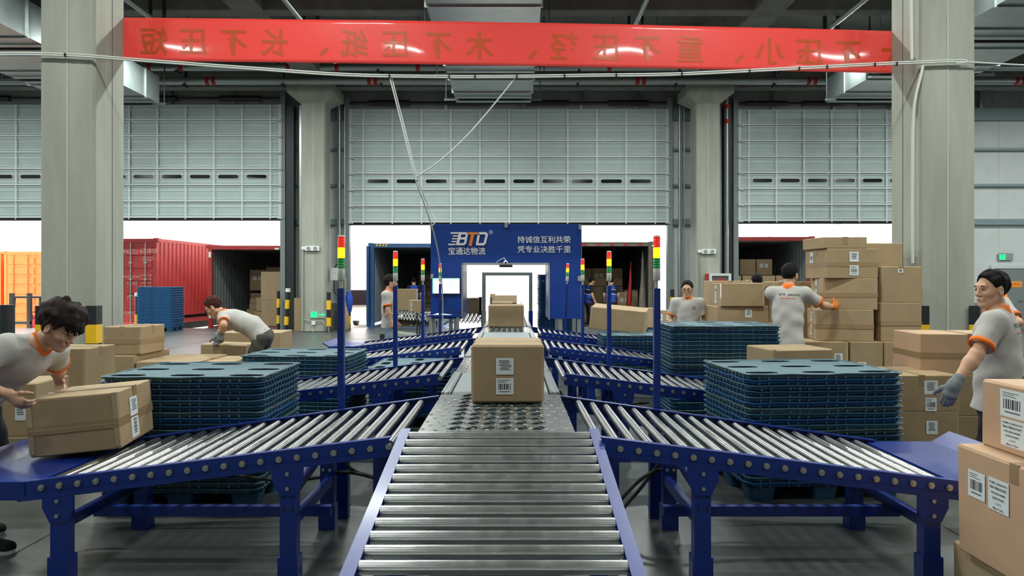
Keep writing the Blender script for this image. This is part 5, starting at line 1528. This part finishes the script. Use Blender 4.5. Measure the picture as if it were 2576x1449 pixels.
def person(label, x, y, heading, pose, shirt=M_shirt, trim=M_orange, pants=M_black, hair=M_hair, hair_style='short', gloves=None, step=.01, fine=None, glasses=False, scale=1.0, hs=1.1, logo=None, shoes=True, z0=0.0, vest=False, group=None, skin=M_skin, bare=True, hair_seed=0):
    base = np.array((x, y, z0), float); root = empty('person', (x, y, z0)); tag(root, label, 'person', group)
    S_ = scale
    hd = math.radians(heading); F0 = np.array((math.cos(hd), math.sin(hd), 0)); L0_ = np.array((-math.sin(hd), math.cos(hd), 0)); UP = np.array((0, 0, 1.0))
    W = lambda f, l, u: base + (F0 * f + L0_ * l + UP * u) * S_
    pel = W(pose.get('pf', 0), pose.get('pl', 0), pose.get('pz', .93))
    # spine
    lean1, lean2 = pose.get('lean1', 2), pose.get('lean2', 4); side = pose.get('side', 0)
    twist = pose.get('twist', 0)
    def frame(lean, tw):
        u = rotv(UP, L0_, lean); u = rotv(u, F0, side); f = rotv(F0, L0_, lean); l = np.cross(u, f)
        f2 = rotv(f, u, tw); l2 = rotv(l, u, tw); return f2, l2, u
    f1, l1_, u1 = frame(lean1, twist * .3); f2, l2_, u2 = frame(lean2, twist)
    waist = pel + u1 * .17 * S_; chest = waist + u2 * .22 * S_ + f2 * .0; neck = chest + u2 * .16 * S_ - f2 * .012 * S_
    shd = chest + u2 * .105 * S_ - f2 * .01 * S_
    sw = pose.get('sw', .185) * S_
    SH = {1: shd + l2_ * sw, -1: shd - l2_ * sw}
    HIP = {1: pel + l1_ * .095 * S_ - u1 * .05 * S_, -1: pel - l1_ * .095 * S_ - u1 * .05 * S_}
    # head frame
    hp, hy, hr = pose.get('head', (5, 0, 0))
    hf = rotv(F0, UP, hy); hl = np.cross(UP, hf); hf = rotv(hf, hl, hp); hu = np.cross(hf, hl); hl = rotv(hl, hf, hr); hu = rotv(hu, hf, hr)
    k_ = S_ * hs
    nt = neck + (u2 * .6 + hu * .4) * .055 * S_ + hf * .012
    hc = nt + hu * .105 * k_ + hf * .022 * k_
    # arms and legs
    EL, WR, KN, AN = {}, {}, {}, {}
    for sd, nm in ((1, 'L'), (-1, 'R')):
        tgt = pose.get(nm + 'h')
        if tgt is None: tgt = SH[sd] + (-UP * .5 + F0 * .08 + l2_ * sd * .06) * S_
        pole = pose.get(nm + 'p', None)
        pole = (-f2 * .8 + l2_ * sd * .5 - UP * .2) if pole is None else (F0 * pole[0] + L0_ * pole[1] + UP * pole[2])
        EL[sd], WR[sd] = ik(SH[sd], tgt, .285 * S_, .255 * S_, pole)
        a = pose.get(nm + 'f', (0.02, .1 * sd)); t = W(a[0], a[1], .085)
        lg = max(.36 * S_, min(.44 * S_, float(np.linalg.norm(HIP[sd] - t)) * .503)) if lean1 < 20 else .42 * S_
        KN[sd], AN[sd] = ik(HIP[sd], t, lg, lg, F0 * 1 + L0_ * sd * .15)
        if 'nolegs' in pose: pass
    allp = [pel, waist, chest, neck, hc + hu * .18, hc + hf * .2, hc - hf * .2] + list(EL.values()) + list(WR.values()) + list(KN.values()) + [AN[1], AN[-1]] + [SH[1], SH[-1]]
    allp += [WR[sd] + unit(WR[sd] - EL[sd]) * .22 for sd in (1, -1)] + [AN[sd] + F0 * .2 - UP * .1 for sd in (1, -1)]
    A = np.array(allp); lo = A.min(0) - .16; hi = A.max(0) + .16; lo[2] = max(lo[2], z0 - .02)
    cut = pose.get('cut', None)
    if cut is not None: lo[2] = max(lo[2], cut)
    fines = []
    if fine:
        fines.append((hc - .17, hc + .17, fine))
        for sd in (1, -1):
            if pose.get('finehand', {}).get(sd): fines.append((WR[sd] - .1, WR[sd] + .2, fine)) if False else None
    # ---------- skin: one continuous body
    B = Field(lo, hi, step, fines)
    B.cap(chest - u2 * .1 * S_, chest + u2 * .04 * S_, .105 * S_, .11 * S_, .04, wide=l2_, wk=1.45)
    B.cap(waist, chest, .105 * S_, .11 * S_, .05, wide=l2_, wk=1.35); B.cap(pel, waist, .12 * S_, .105 * S_, .05, wide=l1_, wk=1.3)
    B.cap(neck - u2 * .05 * S_, nt + hu * .03 * k_, .062 * S_, .055 * S_, .04)
    B.cap(SH[1] - l2_ * .02, SH[-1] + l2_ * .02, .058 * S_, .058 * S_, .04)
    B.cap(neck + u2 * .0, SH[1], .05 * S_, .05 * S_, .05); B.cap(neck, SH[-1], .05 * S_, .05 * S_, .05)
    for sd in (1, -1):
        B.cap(SH[sd], EL[sd], .05 * S_, .04 * S_, .03); 
        fm = EL[sd] + (WR[sd] - EL[sd]) * .28
        B.cap(EL[sd], fm, .041 * S_, .043 * S_, .03); B.cap(fm, WR[sd], .043 * S_, .027 * S_, .03)
        B.cap(HIP[sd], KN[sd], .082 * S_, .056 * S_, .04); cm = KN[sd] + (AN[sd] - KN[sd]) * .3
        B.cap(KN[sd], cm, .054 * S_, .058 * S_, .03); B.cap(cm, AN[sd], .058 * S_, .036 * S_, .03)
        B.cap(AN[sd] - UP * .03, AN[sd] + F0 * .13 * S_ - UP * .045, .04 * S_, .032 * S_, .03)
    # head
    def H(f, l, u): return hc + (hf * f + hl * l + hu * u) * k_
    ax = (hf, hl, hu)
    B.ell(H(-.012, 0, .03), ax, (.096 * k_, .073 * k_, .088 * k_), .02)
    B.cap(H(.03, 0, -.01), H(.058, 0, -.088), .063 * k_, .028 * k_, .03, wide=hl, wk=1.03)
    B.cap(H(.0, .045, -.055), H(.06, .012, -.09), .026 * k_, .02 * k_, .03); B.cap(H(.0, -.045, -.055), H(.06, -.012, -.09), .026 * k_, .02 * k_, .03)
    B.ell(H(.062, .04, -.022), ax, (.024 * k_, .026 * k_, .022 * k_), .025); B.ell(H(.062, -.04, -.022), ax, (.024 * k_, .026 * k_, .022 * k_), .025)
    B.cap(H(.078, .034, .028), H(.078, -.034, .028), .013 * k_, .013 * k_, .02)
    for e in (1, -1): B.ell(H(.095, e * .032, .004), ax, (.010 * k_, .017 * k_, .008 * k_), .012, 'sub')
    B.cap(H(.088, 0, .012), H(.106, 0, -.026), .008 * k_, .0125 * k_, .012)
    for e in (1, -1): B.ell(H(.096, e * .013, -.031), ax, (.01 * k_, .008 * k_, .008 * k_), .008)
    B.cap(H(.089, .018, -.056), H(.089, -.018, -.056), .0095 * k_, .0095 * k_, .012); B.cap(H(.088, .014, -.067), H(.088, -.014, -.067), .0095 * k_, .0095 * k_, .012)
    B.cap(H(.101, .02, -.0612), H(.101, -.02, -.0612), .003 * k_, .003 * k_, .004, 'sub')
    B.ell(H(.074, 0, -.098), ax, (.018 * k_, .022 * k_, .016 * k_), .02)
    for e in (1, -1):
        B.ell(H(-.006, e * .079, -.006), (unit(hf + hl * e * .35), unit(hl - hf * .35 * e), hu), (.021 * k_, .009 * k_, .033 * k_), .008)
        B.ell(H(-.002, e * .088, -.004), (hf, hl, hu), (.011 * k_, .006 * k_, .019 * k_), .006, 'sub')
        B.ell(H(-.004, e * .082, -.034), ax, (.01 * k_, .006 * k_, .01 * k_), .008)
    # hands
    HAND = {}
    for sd, nm in ((1, 'L'), (-1, 'R')):
        w_ = WR[sd]; d = unit(w_ - EL[sd]); hdv = pose.get(nm + 'd'); 
        if hdv is not None: d = unit(F0 * hdv[0] + L0_ * hdv[1] + UP * hdv[2])
        pn = pose.get(nm + 'n'); pn = (-l2_ * sd) if pn is None else F0 * pn[0] + L0_ * pn[1] + UP * pn[2]
        pn = unit(pn - d * (pn @ d)); sv = np.cross(d, pn)
        # thumb side: towards the front of the body
        th = sv if (sv @ (F0 + UP * .6 + np.array(pose.get(nm + 't', (0, 0, 0))))) > 0 else -sv
        cu = pose.get(nm + 'c', 28)
        parts = []
        pc = w_ + d * .05 * S_
        parts.append(('c', w_, w_ + d * .075 * S_, .024 * S_, .027 * S_, .02, sv, 1.5))
        pe = w_ + d * .085 * S_
        for q, (o, ln) in enumerate(((.031, .072), (.011, .082), (-.010, .077), (-.029, .06))):
            p = pe + th * o * S_ - d * (.004 * abs(q - 1.2)) * S_; dd = d; 
            for s3, fr in enumerate((.42, .32, .26)):
                dd = unit(rotv(dd, np.cross(d, pn), cu * (.8 if s3 == 0 else 1.0)))
                p2 = p + dd * ln * fr * S_
                parts.append(('c', p, p2, (.0098 - .0008 * s3) * S_, (.0092 - .001 * s3) * S_, .006, None, 1)); p = p2
        p = w_ + d * .025 * S_ + th * .026 * S_; dd = unit(d * .7 + th * .75 + pn * .25)
        for s3, ln in enumerate((.04, .034, .026)):
            p2 = p + dd * ln * S_; parts.append(('c', p, p2, (.0125 - .001 * s3) * S_, (.0115 - .0012 * s3) * S_, .01, None, 1)); p = p2; dd = unit(dd + d * .35 + pn * .15)
        HAND[sd] = parts
        for _, a, b, r1, r2, k, wd, wk in parts: B.cap(a, b, r1, r2, k, wide=wd, wk=wk)
    # ---------- shirt
    hem_z = pose.get('hem', .13) + .02
    T = Field(lo, hi, step * 1.0)
    T.cap(chest - u2 * .1 * S_, chest + u2 * .045 * S_, .125 * S_, .12 * S_, .05, wide=l2_, wk=1.42)
    T.cap(waist, chest, .13 * S_, .128 * S_, .06, wide=l2_, wk=1.3); T.cap(pel - u1 * .14 * S_, waist, .152 * S_, .130 * S_, .06, wide=l1_, wk=1.30)
    T.cap(SH[1] - l2_ * .02, SH[-1] + l2_ * .02, .07 * S_, .07 * S_, .05)
    T.cap(neck - u2 * .02, SH[1], .058 * S_, .06 * S_, .05); T.cap(neck - u2 * .02, SH[-1], .058 * S_, .06 * S_, .05)
    sl_ = .68 if bare else 1.0
    cuffs = {}
    for sd in (1, -1):
        ad = unit(EL[sd] - SH[sd]); e = SH[sd] + (EL[sd] - SH[sd]) * sl_
        T.cap(SH[sd], e + ad * .0, .073 * S_, .073 * S_, .05)
        if not bare: T.cap(EL[sd], WR[sd], .06 * S_, .04 * S_, .04)
        cuffs[sd] = (e, ad)
    if bare:
        for sd in (1, -1):
            e, ad = cuffs[sd]
            p = e + ad * .01
            T.put(lambda X, Y, Z, p=p, ad=ad, c=e: np.maximum((X - p[0]) * ad[0] + (Y - p[1]) * ad[1] + (Z - p[2]) * ad[2], -(np.sqrt((X - c[0]) ** 2 + (Y - c[1]) ** 2 + (Z - c[2]) ** 2) - .0)) if False else (X - p[0]) * ad[0] + (Y - p[1]) * ad[1] + (Z - p[2]) * ad[2], e + ad * .08 - .085, e + ad * .08 + .085, 0, 'and', 0)
    hemp = pel - u1 * hem_z * S_
    T.plane(neck + u2 * .028 * S_, u2 * 1.0 + f2 * .25) if True else None
    rs = np.random.RandomState(int(abs(x * 100 + y * 10)) % 1000); ph = rs.uniform(0, 6, 6)
    wa = pose.get('wr', .0034)
    def wr(X, Y, Z):
        q = (X - chest[0]) * u2[0] + (Y - chest[1]) * u2[1] + (Z - chest[2]) * u2[2]; a = (X - chest[0]) * l2_[0] + (Y - chest[1]) * l2_[1] + (Z - chest[2]) * l2_[2]; b = (X - chest[0]) * f2[0] + (Y - chest[1]) * f2[1] + (Z - chest[2]) * f2[2]
        low = np.clip((.12 - q) / .35, 0.1, 1)
        return wa * low * (1.3 * np.sin(q * 26 + a * 17 + b * 12 + ph[0] + 1.8 * np.sin(a * 9 + ph[1])) + .8 * np.sin(q * 40 - a * 19 + ph[2] + 2 * np.sin(b * 8 + q * 6)) + .6 * np.sin(a * 34 + q * 9 + ph[3] + np.sin(q * 13)))
    T.wrinkle(wr)
    T.plane(hemp, -u1)
    # ---------- trousers
    Q = Field(lo, np.minimum(hi, np.array((1e9, 1e9, max(pel[2], waist[2]) + .12))), step * 1.25)
    Q.cap(pel - u1 * .06 * S_, pel + u1 * .06 * S_, .122 * S_, .112 * S_, .05, wide=l1_, wk=1.24)
    for sd in (1, -1):
        Q.cap(HIP[sd], KN[sd], .098 * S_, .074 * S_, .05); Q.cap(KN[sd], AN[sd] + UP * .01, .074 * S_, .058 * S_, .04)
        Q.ell(pel - f1 * .06 * S_ + l1_ * sd * .06 * S_ - u1 * .06 * S_, (f1, l1_, u1), (.068 * S_, .08 * S_, .09 * S_), .04)
    Q.plane((0, 0, z0 + .045), (0, 0, -1))
    if lean1 < 20: Q.plane(hemp + u1 * .03 * S_, u1)
    if cut is None: Q.wrinkle(lambda X, Y, Z: .004 * np.sin(Z * 38 + X * 22 + Y * 15 + 2 * np.sin(X * 20)))
    # gloves
    for sd, nm in ((1, 'L'), (-1, 'R')):
        gm = (gloves or {}).get(sd)
        if gm is not None:
            w_ = WR[sd]; d = unit(w_ - EL[sd]); a = w_ - d * .05 * S_
            gl = Field(np.minimum(np.min([p[1] for p in HAND[sd]], 0), a) - .08, np.maximum(np.max([p[2] for p in HAND[sd]], 0), a) + .08, min(step, .0045))
            gl.cap(a, w_ + d * .02, .038 * S_, .034 * S_, .02)
            for _, p, q, r1, r2, k, wd, wk in HAND[sd]: gl.cap(p, q, r1 + .004, r2 + .004, k, wide=wd, wk=wk)
            o = gl.build('glove', gm, root, base)
    B.build('body', skin, root, base)
    so = T.build('shirt', shirt, root, base)
    Q.build('trousers', pants, root, base)
    # collar, cuffs, placket
    if trim is not None:
        g = G()
        def collar_ring(c, up, rad, wid, h, flare, n=28):
            V = []
            fr, lr = f2, l2_
            for lev, (rr, hh) in enumerate(((1.0, 0), (1.0 + flare, h), (1.0 + flare - .08, h + .002), (.92, .004))):
                pass
            rows = [(1.42, -.03), (1.26, .014), (1.08, .06), (.98, .058), (1.0, .0)]
            for rr, hh in rows:
                for k in range(n):
                    t = 2 * math.pi * k / n
                    dip = -.03 * max(0, math.cos(t)) ** 2 * S_
                    V.append(c + (fr * math.cos(t) * rad * rr + lr * math.sin(t) * rad * wid * rr) + up * (hh * S_ * 1.0 + dip))
            F = []
            for i in range(len(rows) - 1):
                for k in range(n): F.append((i * n + k, i * n + (k + 1) % n, (i + 1) * n + (k + 1) % n, (i + 1) * n + k))
            return V, F
        cc = neck - u2 * .006 * S_ + f2 * .006
        V, Fc = collar_ring(cc, unit(u2 + hu * .25), .068 * S_, 1.0, .04, .1)
        g.add([tuple(v - base) for v in V], Fc, 0, True)
        # collar points in front
        for e in (1, -1):
            a = cc + f2 * .075 * S_ + l2_ * e * .008 - u2 * .02 * S_; 
            g.add([tuple(v - base) for v in (a, a + l2_ * e * .05 * S_ + u2 * .012 - f2 * .02, a + l2_ * e * .042 * S_ - u2 * .05 * S_ + f2 * .02, a - u2 * .02 + f2 * .006)], [(0, 1, 2, 3)])
        g.build('collar', trim, so)
        if bare:
            for sd in (1, -1):
                e, ad = cuffs[sd]
                s1 = unit(np.cross(ad, UP if abs(ad[2]) < .9 else F0)); s2 = np.cross(ad, s1)
                V = []; n = 26; rows = [(.0, .0748), (.0, .0785), (.032, .0775), (.032, .068), (.012, .066)]
                for o, rr in rows:
                    for k in range(n):
                        t = 2 * math.pi * k / n; V.append(e + ad * (o - .012) * S_ + (s1 * math.cos(t) + s2 * math.sin(t)) * rr * S_)
                G().add([tuple(v - base) for v in V], [(i * n + k, i * n + (k + 1) % n, (i + 1) * n + (k + 1) % n, (i + 1) * n + k) for i in range(len(rows) - 1) for k in range(n)], 0, True).build('sleeve_cuff', trim, so)
    def onto(p, d, maxd=.25):
        """walk from p along d until the shirt is met"""
        p = np.array(p, float); d = unit(d); t = 0
        for _ in range(60):
            q = p + d * t; i = [int(np.clip(np.searchsorted(T.ax[k], q[k]) - 1, 0, len(T.ax[k]) - 2)) for k in range(3)]
            fr = [float(np.clip((q[k] - T.ax[k][i[k]]) / (T.ax[k][i[k] + 1] - T.ax[k][i[k]]), 0, 1)) for k in range(3)]
            v = 0
            for a in (0, 1):
                for b in (0, 1):
                    for c in (0, 1): v += T.D[i[0] + a, i[1] + b, i[2] + c] * (fr[0] if a else 1 - fr[0]) * (fr[1] if b else 1 - fr[1]) * (fr[2] if c else 1 - fr[2])
            if v < .0015: break
            t += min(max(v * .7, .001), .02)
            if t > maxd: break
        return p + d * (t - .0025)
    for side_, what in (logo or ()):
        sg = -1 if side_ == 'back' else 1
        o = chest + u2 * (.06 if sg < 0 else .02) * S_ + f2 * sg * .22 * S_ + l2_ * (0 if sg < 0 else .085)
        exx = -l2_ * sg * -1 if sg > 0 else -l2_
        exx = l2_ * (-1 if sg < 0 else 1)
        rows = (((0, 'BTD', .075, -.055, 0), (0, '宝通达物流', .13, .075, 0), (1, 'www.btdex.com', .2, .01, -.042)) if what == 'big' else ((0, 'BTD', .06, .0, 0), (0, '宝通达物流', .075, .0, -.022)))
        for mi, tx, wid, ox, oy in rows:
            vs, fs, w2, h2 = glyphs(tx, .01)
            sc = wid / w2
            V = [onto(o + exx * (ox + (vx - w2 / 2) * sc) * S_ + u2 * (oy + vy * sc) * S_, -f2 * sg) for vx, vy in vs]
            G().add([tuple(v - base) for v in V], fs).build('shirt_lettering', M_orange if mi else M_ink, so)
    # hair
    hn = np.random.RandomState(hair_seed).uniform(0, 6, 8)
    amp = {'short': .0026, 'messy': .004, 'crop': .0018, 'parted': .004}[hair_style]
    hfield = Field(hc - .2, hc + .2, min(step, .0055) if fine else step)
    def nz(px, py, pz):
        a = px * hf[0] + py * hf[1] + pz * hf[2]; b = px * hl[0] + py * hl[1] + pz * hl[2]; c = px * hu[0] + py * hu[1] + pz * hu[2]
        return amp * (np.sin(a * 90 + b * 50 + hn[0]) + np.sin(b * 110 - c * 60 + hn[1]) * .8 + np.sin(c * 80 + a * 70 + hn[2]) * .7 + .6 * np.sin(a * 190 + b * 160 + hn[3]))
    th_ = {'short': .010, 'messy': .022, 'crop': .006, 'parted': .015}[hair_style] * k_
    hfield.ell(H(-.014, 0, .034 + (.006 if hair_style != 'crop' else 0)), ax, (.099 * k_ + th_, .077 * k_ + th_ * .8, .09 * k_ + th_), .01, noise=nz)
    # keep the hair off the face and neck
    p = H(.052, 0, .062 if hair_style != 'messy' else .05); n_ = unit(hf * 1.0 - hu * (.55 if hair_style == 'messy' else .5))
    hfield.plane(p, n_)
    hfield.plane(H(-.05, 0, -.052 if hair_style != 'messy' else -.075), unit(-hu + hf * .55))
    for e in (1, -1): hfield.ell(H(.0, e * .085, -.012), ax, (.026 * k_, .03 * k_, .038 * k_), .006, 'sub')
    if hair_style in ('messy', 'parted'):
        # a fringe of locks hanging over the forehead
        for q in range(9):
            l = -.062 + q * .0155
            a = H(.05, l * .8, .108); b = H(.098 - abs(l) * .5, l, .075); c = H(.103 - abs(l) * .62 + (.012 if hair_style == 'messy' else 0), l * 1.05 + .008, .035 - (.018 if q % 2 else 0) if hair_style == 'messy' else .055)
            hfield.cap(a, b, .017 * k_, .014 * k_, .018); hfield.cap(b, c, .013 * k_, .005, .014)
    if hair_style == 'messy':
        rs2 = np.random.RandomState(5)
        for q in range(46):
            v = unit(rs2.normal(size=3)); 
            if v @ hu < -.1 or v @ hf > .75: v = unit(v + hu * .9 - hf * .4)
            a = H(-.014, 0, .034) + (hf * (v @ hf) * .1 + hl * (v @ hl) * .082 + hu * (v @ hu) * .1) * k_; dr = unit(v + hf * .7 + rs2.normal(size=3) * .4 - hu * .1)
            hfield.cap(a, a + dr * .03 * k_, .022 * k_, .012, .03)
    hfield.build('hair', hair, root, base)
    # eyes, brows, lips
    g = G()
    for e in (1, -1): g.add(*_ball(H(.0835, e * .032, .003) - base, (hf, hl, hu), (.0085 * k_, .0125 * k_, .0045 * k_)), 0, True)
    g.build('eyes', M_eyew, root)
    g = G()
    for e in (1, -1): g.add(*_ball(H(.0895, e * .032, .003) - base, (hf, hl, hu), (.004 * k_, .0052 * k_, .0046 * k_)), 0, True); g.tube([tuple(H(.089 - abs(q) * .004, e * (.032 + q * .0155), .0085 - abs(q) * .003) - base) for q in (-1, -.3, .4, 1)], [.0012 * k_, .002 * k_, .002 * k_, .001 * k_], 6)
    g.build('pupils', M_hair, root)
    g = G()
    for e in (1, -1): g.tube([tuple(H(.0925 - q * q * .006, e * (.033 + (q - .2) * .02), .0275 + .004 * (1 - q * q)) - base) for q in (-1, -.4, .3, 1)], [.003 * k_, .004 * k_, .0036 * k_, .0015 * k_], 6)
    g.build('eyebrows', hair if hair is not M_hair_redlit else M_hair, root)
    g = G(); g.tube([tuple(H(.0975 - q * q * .008, q * .022, -.057 - .001 * q * q) - base) for q in (-1, -.5, 0, .5, 1)], [.002 * k_, .0045 * k_, .0048 * k_, .0045 * k_, .002 * k_], 8); g.tube([tuple(H(.096 - q * q * .008, q * .019, -.0665 + .001 * q * q) - base) for q in (-1, -.5, 0, .5, 1)], [.002 * k_, .005 * k_, .0056 * k_, .005 * k_, .002 * k_], 8)
    g.build('lips', M_lips, root)
    if glasses:
        g = G(); n = 14
        for e in (1, -1):
            g.tube([tuple(H(.108, e * .034, .0) + (hl * .025 * math.cos(2 * math.pi * k / n) + hu * .019 * math.sin(2 * math.pi * k / n)) * k_ - base) for k in range(n + 1)], .0028, 6)
            g.tube([tuple(H(.106, e * .058, .006) - base), tuple(H(.06, e * .083, .008) - base), tuple(H(-.01, e * .09, .008) - base)], .0028, 6)
        g.tube([tuple(H(.108, .01, .004) - base), tuple(H(.112, 0, .006) - base), tuple(H(.108, -.01, .004) - base)], .0025, 6)
        g.build('glasses', M_rubber, root)
    if shoes and cut is None:
        for sd in (1, -1):
            sf = Field(AN[sd] - np.array((.3, .3, .12)), AN[sd] + np.array((.3, .3, .12)), max(step, .009))
            a = AN[sd]
            sf.cap(a - UP * .03 - F0 * .03, a - UP * .05 + F0 * .14 * S_, .05 * S_, .042 * S_, .03, wide=L0_, wk=1.05); sf.cap(a + UP * .0, a - UP * .04, .045 * S_, .05 * S_, .03)
            sf.plane((0, 0, z0 + .022), (0, 0, -1)); o = sf.build('shoe', M_black, root, base)
            g = G(); pts = []
            for k in range(18):
                t = 2 * math.pi * k / 18; q = a + F0 * (.055 + .125 * math.cos(t)) * S_ + L0_ * .05 * math.sin(t) * S_ - base; pts.append((q[0], q[1]))
            g.add([(px, py, .001) for px, py in pts] + [(px, py, .028) for px, py in pts], [(k, (k + 1) % 18, 18 + (k + 1) % 18, 18 + k) for k in range(18)] + [tuple(range(18))[::-1], tuple(range(18, 36))]); g.build('sole', M_white, o)
    if vest:
        g = Field(lo, hi, step)
        g.cap(waist, chest + u2 * .08, .142 * S_, .14 * S_, .05, wide=l2_, wk=1.34); g.cap(pel - u1 * .05, waist, .15 * S_, .142 * S_, .05, wide=l1_, wk=1.25); g.plane(neck + u2 * .0, u2)
        g.plane(pel - u1 * .08 * S_, -u1)
        vo = g.build('vest', M_vest, root, base)
        q = G()
        for h_ in (.0, -.17):
            c = chest + u2 * h_; q.tube([tuple(c + l2_ * math.cos(t) * .195 * S_ + f2 * math.sin(t) * .147 * S_ - base) for t in [2 * math.pi * k / 20 for k in range(21)]], .012, 6)
        q.build('reflective_band', M_white, vo)
    return root
def _ball(c, ax, r, n=10, m=7):
    vs = []; 
    for i in range(m + 1):
        t = math.pi * i / m
        for k in range(n):
            a = 2 * math.pi * k / n; vs.append(tuple(c + ax[0] * r[0] * math.sin(t) * math.cos(a) + ax[1] * r[1] * math.sin(t) * math.sin(a) + ax[2] * r[2] * math.cos(t)))
    fs = [(i * n + k, i * n + (k + 1) % n, (i + 1) * n + (k + 1) % n, (i + 1) * n + k) for i in range(m) for k in range(n)]
    return vs, fs

pp = lambda px, py, Y: np.array(P(px, py, Y))
# man bending over the box at the left front
person('young man with messy dark hair bending over the large taped box', -3.37, 4.5, -3,
       dict(pf=-.02, pz=.92, lean1=42, lean2=58, twist=-10, head=(36, -4, 0), sw=.19, Rh=pp(22, 992, 4.24), Lh=pp(150, 978, 5.14), Rd=(.72, .12, -.6), Rn=(.3, .95, .1), Rc=30, Rp=(-.3, -.5, -.4), Ld=(.7, -.5, -.5), Ln=(.2, -.9, -.3), Rf=(.18, -.14), Lf=(-.12, .16)),
       hair=M_hairb, hair_style='messy', pants=mat('dark_navy_trousers', (36, 40, 54), .9), step=.0075, fine=.0042, hs=1.12, hair_seed=3)
# man with one glove at the right front
person('man with short black hair and a grey glove standing behind the first hydrant side tray', 3.32, 4.9, 140,
       dict(pz=.90, lean1=-2, lean2=2, head=(4, 46, 0), sw=.195, hem=.1, Lh=pp(2394, 978, 4.62), Lp=(-.9, .2, 0), Ld=(.35, .12, -1), Lc=16, Ln=(.1, -1, 0), Rh=pp(2560, 990, 5.1), Rf=(.05, -.13), Lf=(-.05, .13)),
       hair_style='short', gloves={1: M_glove}, step=.0075, fine=.0042, hs=1.02, scale=.99, logo=(('back', 'big'),), hair_seed=1)
# man in glasses bending on the left
person('man in glasses with red-lit hair and olive trousers bending over boxes', -3.42, 9.72, 183,
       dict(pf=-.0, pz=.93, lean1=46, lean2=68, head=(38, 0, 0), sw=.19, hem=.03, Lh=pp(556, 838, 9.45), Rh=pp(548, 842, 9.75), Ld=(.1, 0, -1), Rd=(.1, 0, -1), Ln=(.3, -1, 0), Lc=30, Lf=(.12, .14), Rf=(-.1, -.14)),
       hair=M_hair_redlit, hair_style='short', pants=M_olive, gloves={1: M_glove, -1: M_glove}, step=.0105, fine=.007, glasses=True, hs=1.12, hair_seed=2, logo=(('back', 'small'),))
# man standing at the left back
person('man in grey polo and faded jeans standing by the last monitor side lane', -2.36, 13.75, -8,
       dict(pz=.9, lean1=0, lean2=0, head=(2, 18, 0), hem=.13, Rh=pp(988, 826, 13.5), Rn=(0, 1, 0), Lh=pp(1000, 826, 13.9)), pants=M_jeans, step=.013, fine=.009, hair_style='parted', hs=1.16, hair_seed=4)
# man with glasses standing at the right
person('man in glasses standing before the hydrant cabinet pillar behind the big pallet stack', 2.79, 11.35, 262,
       dict(pz=.86, lean1=0, lean2=0, head=(8, -14, 0), sw=.2), step=.012, fine=.008, glasses=True, hair_style='short', scale=.97, hs=1.08, hair_seed=6, pants=M_olive, logo=(('front', 'small'),))
# man pushing boxes on the right, seen from behind
person('man in orange work gloves pushing the tall box stack, seen from behind', 3.52, 9.12, 62,
       dict(pz=.98, pf=-.05, lean1=6, lean2=8, head=(6, -14, 0), sw=.2, hem=.14, Rh=pp(2098, 772, 9.22), Rp=(-.4, -.5, -.7), Rd=(.75, -.3, .25), Rn=(.6, .5, 0), Rc=10, Lh=pp(2003, 748, 9.75), Ld=(.4, -.2, .8), Ln=(.9, 0, 0), Lc=12),
       gloves={-1: M_gloveo, 1: M_glovebr}, step=.0095, fine=.007, hs=1.12, scale=1.02, logo=(('back', 'big'),), hair_style='short', hair_seed=7)
# man at the right edge
person('man in grey polo partly hidden behind the man with one glove', 5.52, 8.0, 150,
       dict(pz=.9, lean1=3, lean2=8, head=(10, 0, 0), sw=.19, Lh=pp(2516, 856, 7.7)), step=.011, fine=.008, hs=1.1, logo=(('back', 'big'),), hair_seed=8)
# hidden worker, only his hair showing over the boxes
person('man almost hidden behind the block of boxes, only dark hair showing', 4.22, 12.3, 80,
       dict(pz=.95), step=.016, hs=1.1, hair_seed=9, scale=.985)
# loaders in the trucks
for i, (lab, x, y, h, kw) in enumerate((('loader in a dark shirt and blue vest standing inside the dark trailer', 2.78, 25.95, 20, dict(shirt=M_black, pants=M_black)), ('loader in a bright blue vest seen from behind inside the dark trailer', 3.62, 26.1, 80, dict(shirt=M_black, pants=M_olive)), ('loader in a blue vest inside the blue truck', -3.62, 26.4, 100, dict(shirt=M_black, pants=M_black)))):
    person(lab, x, y, h, dict(pz=.93, lean1=4, lean2=8, head=(14, 0, 0)), step=.018, hs=1.08, vest=True, trim=None, hair_seed=10 + i, z0=.03, bare=True, scale=.99, **kw)
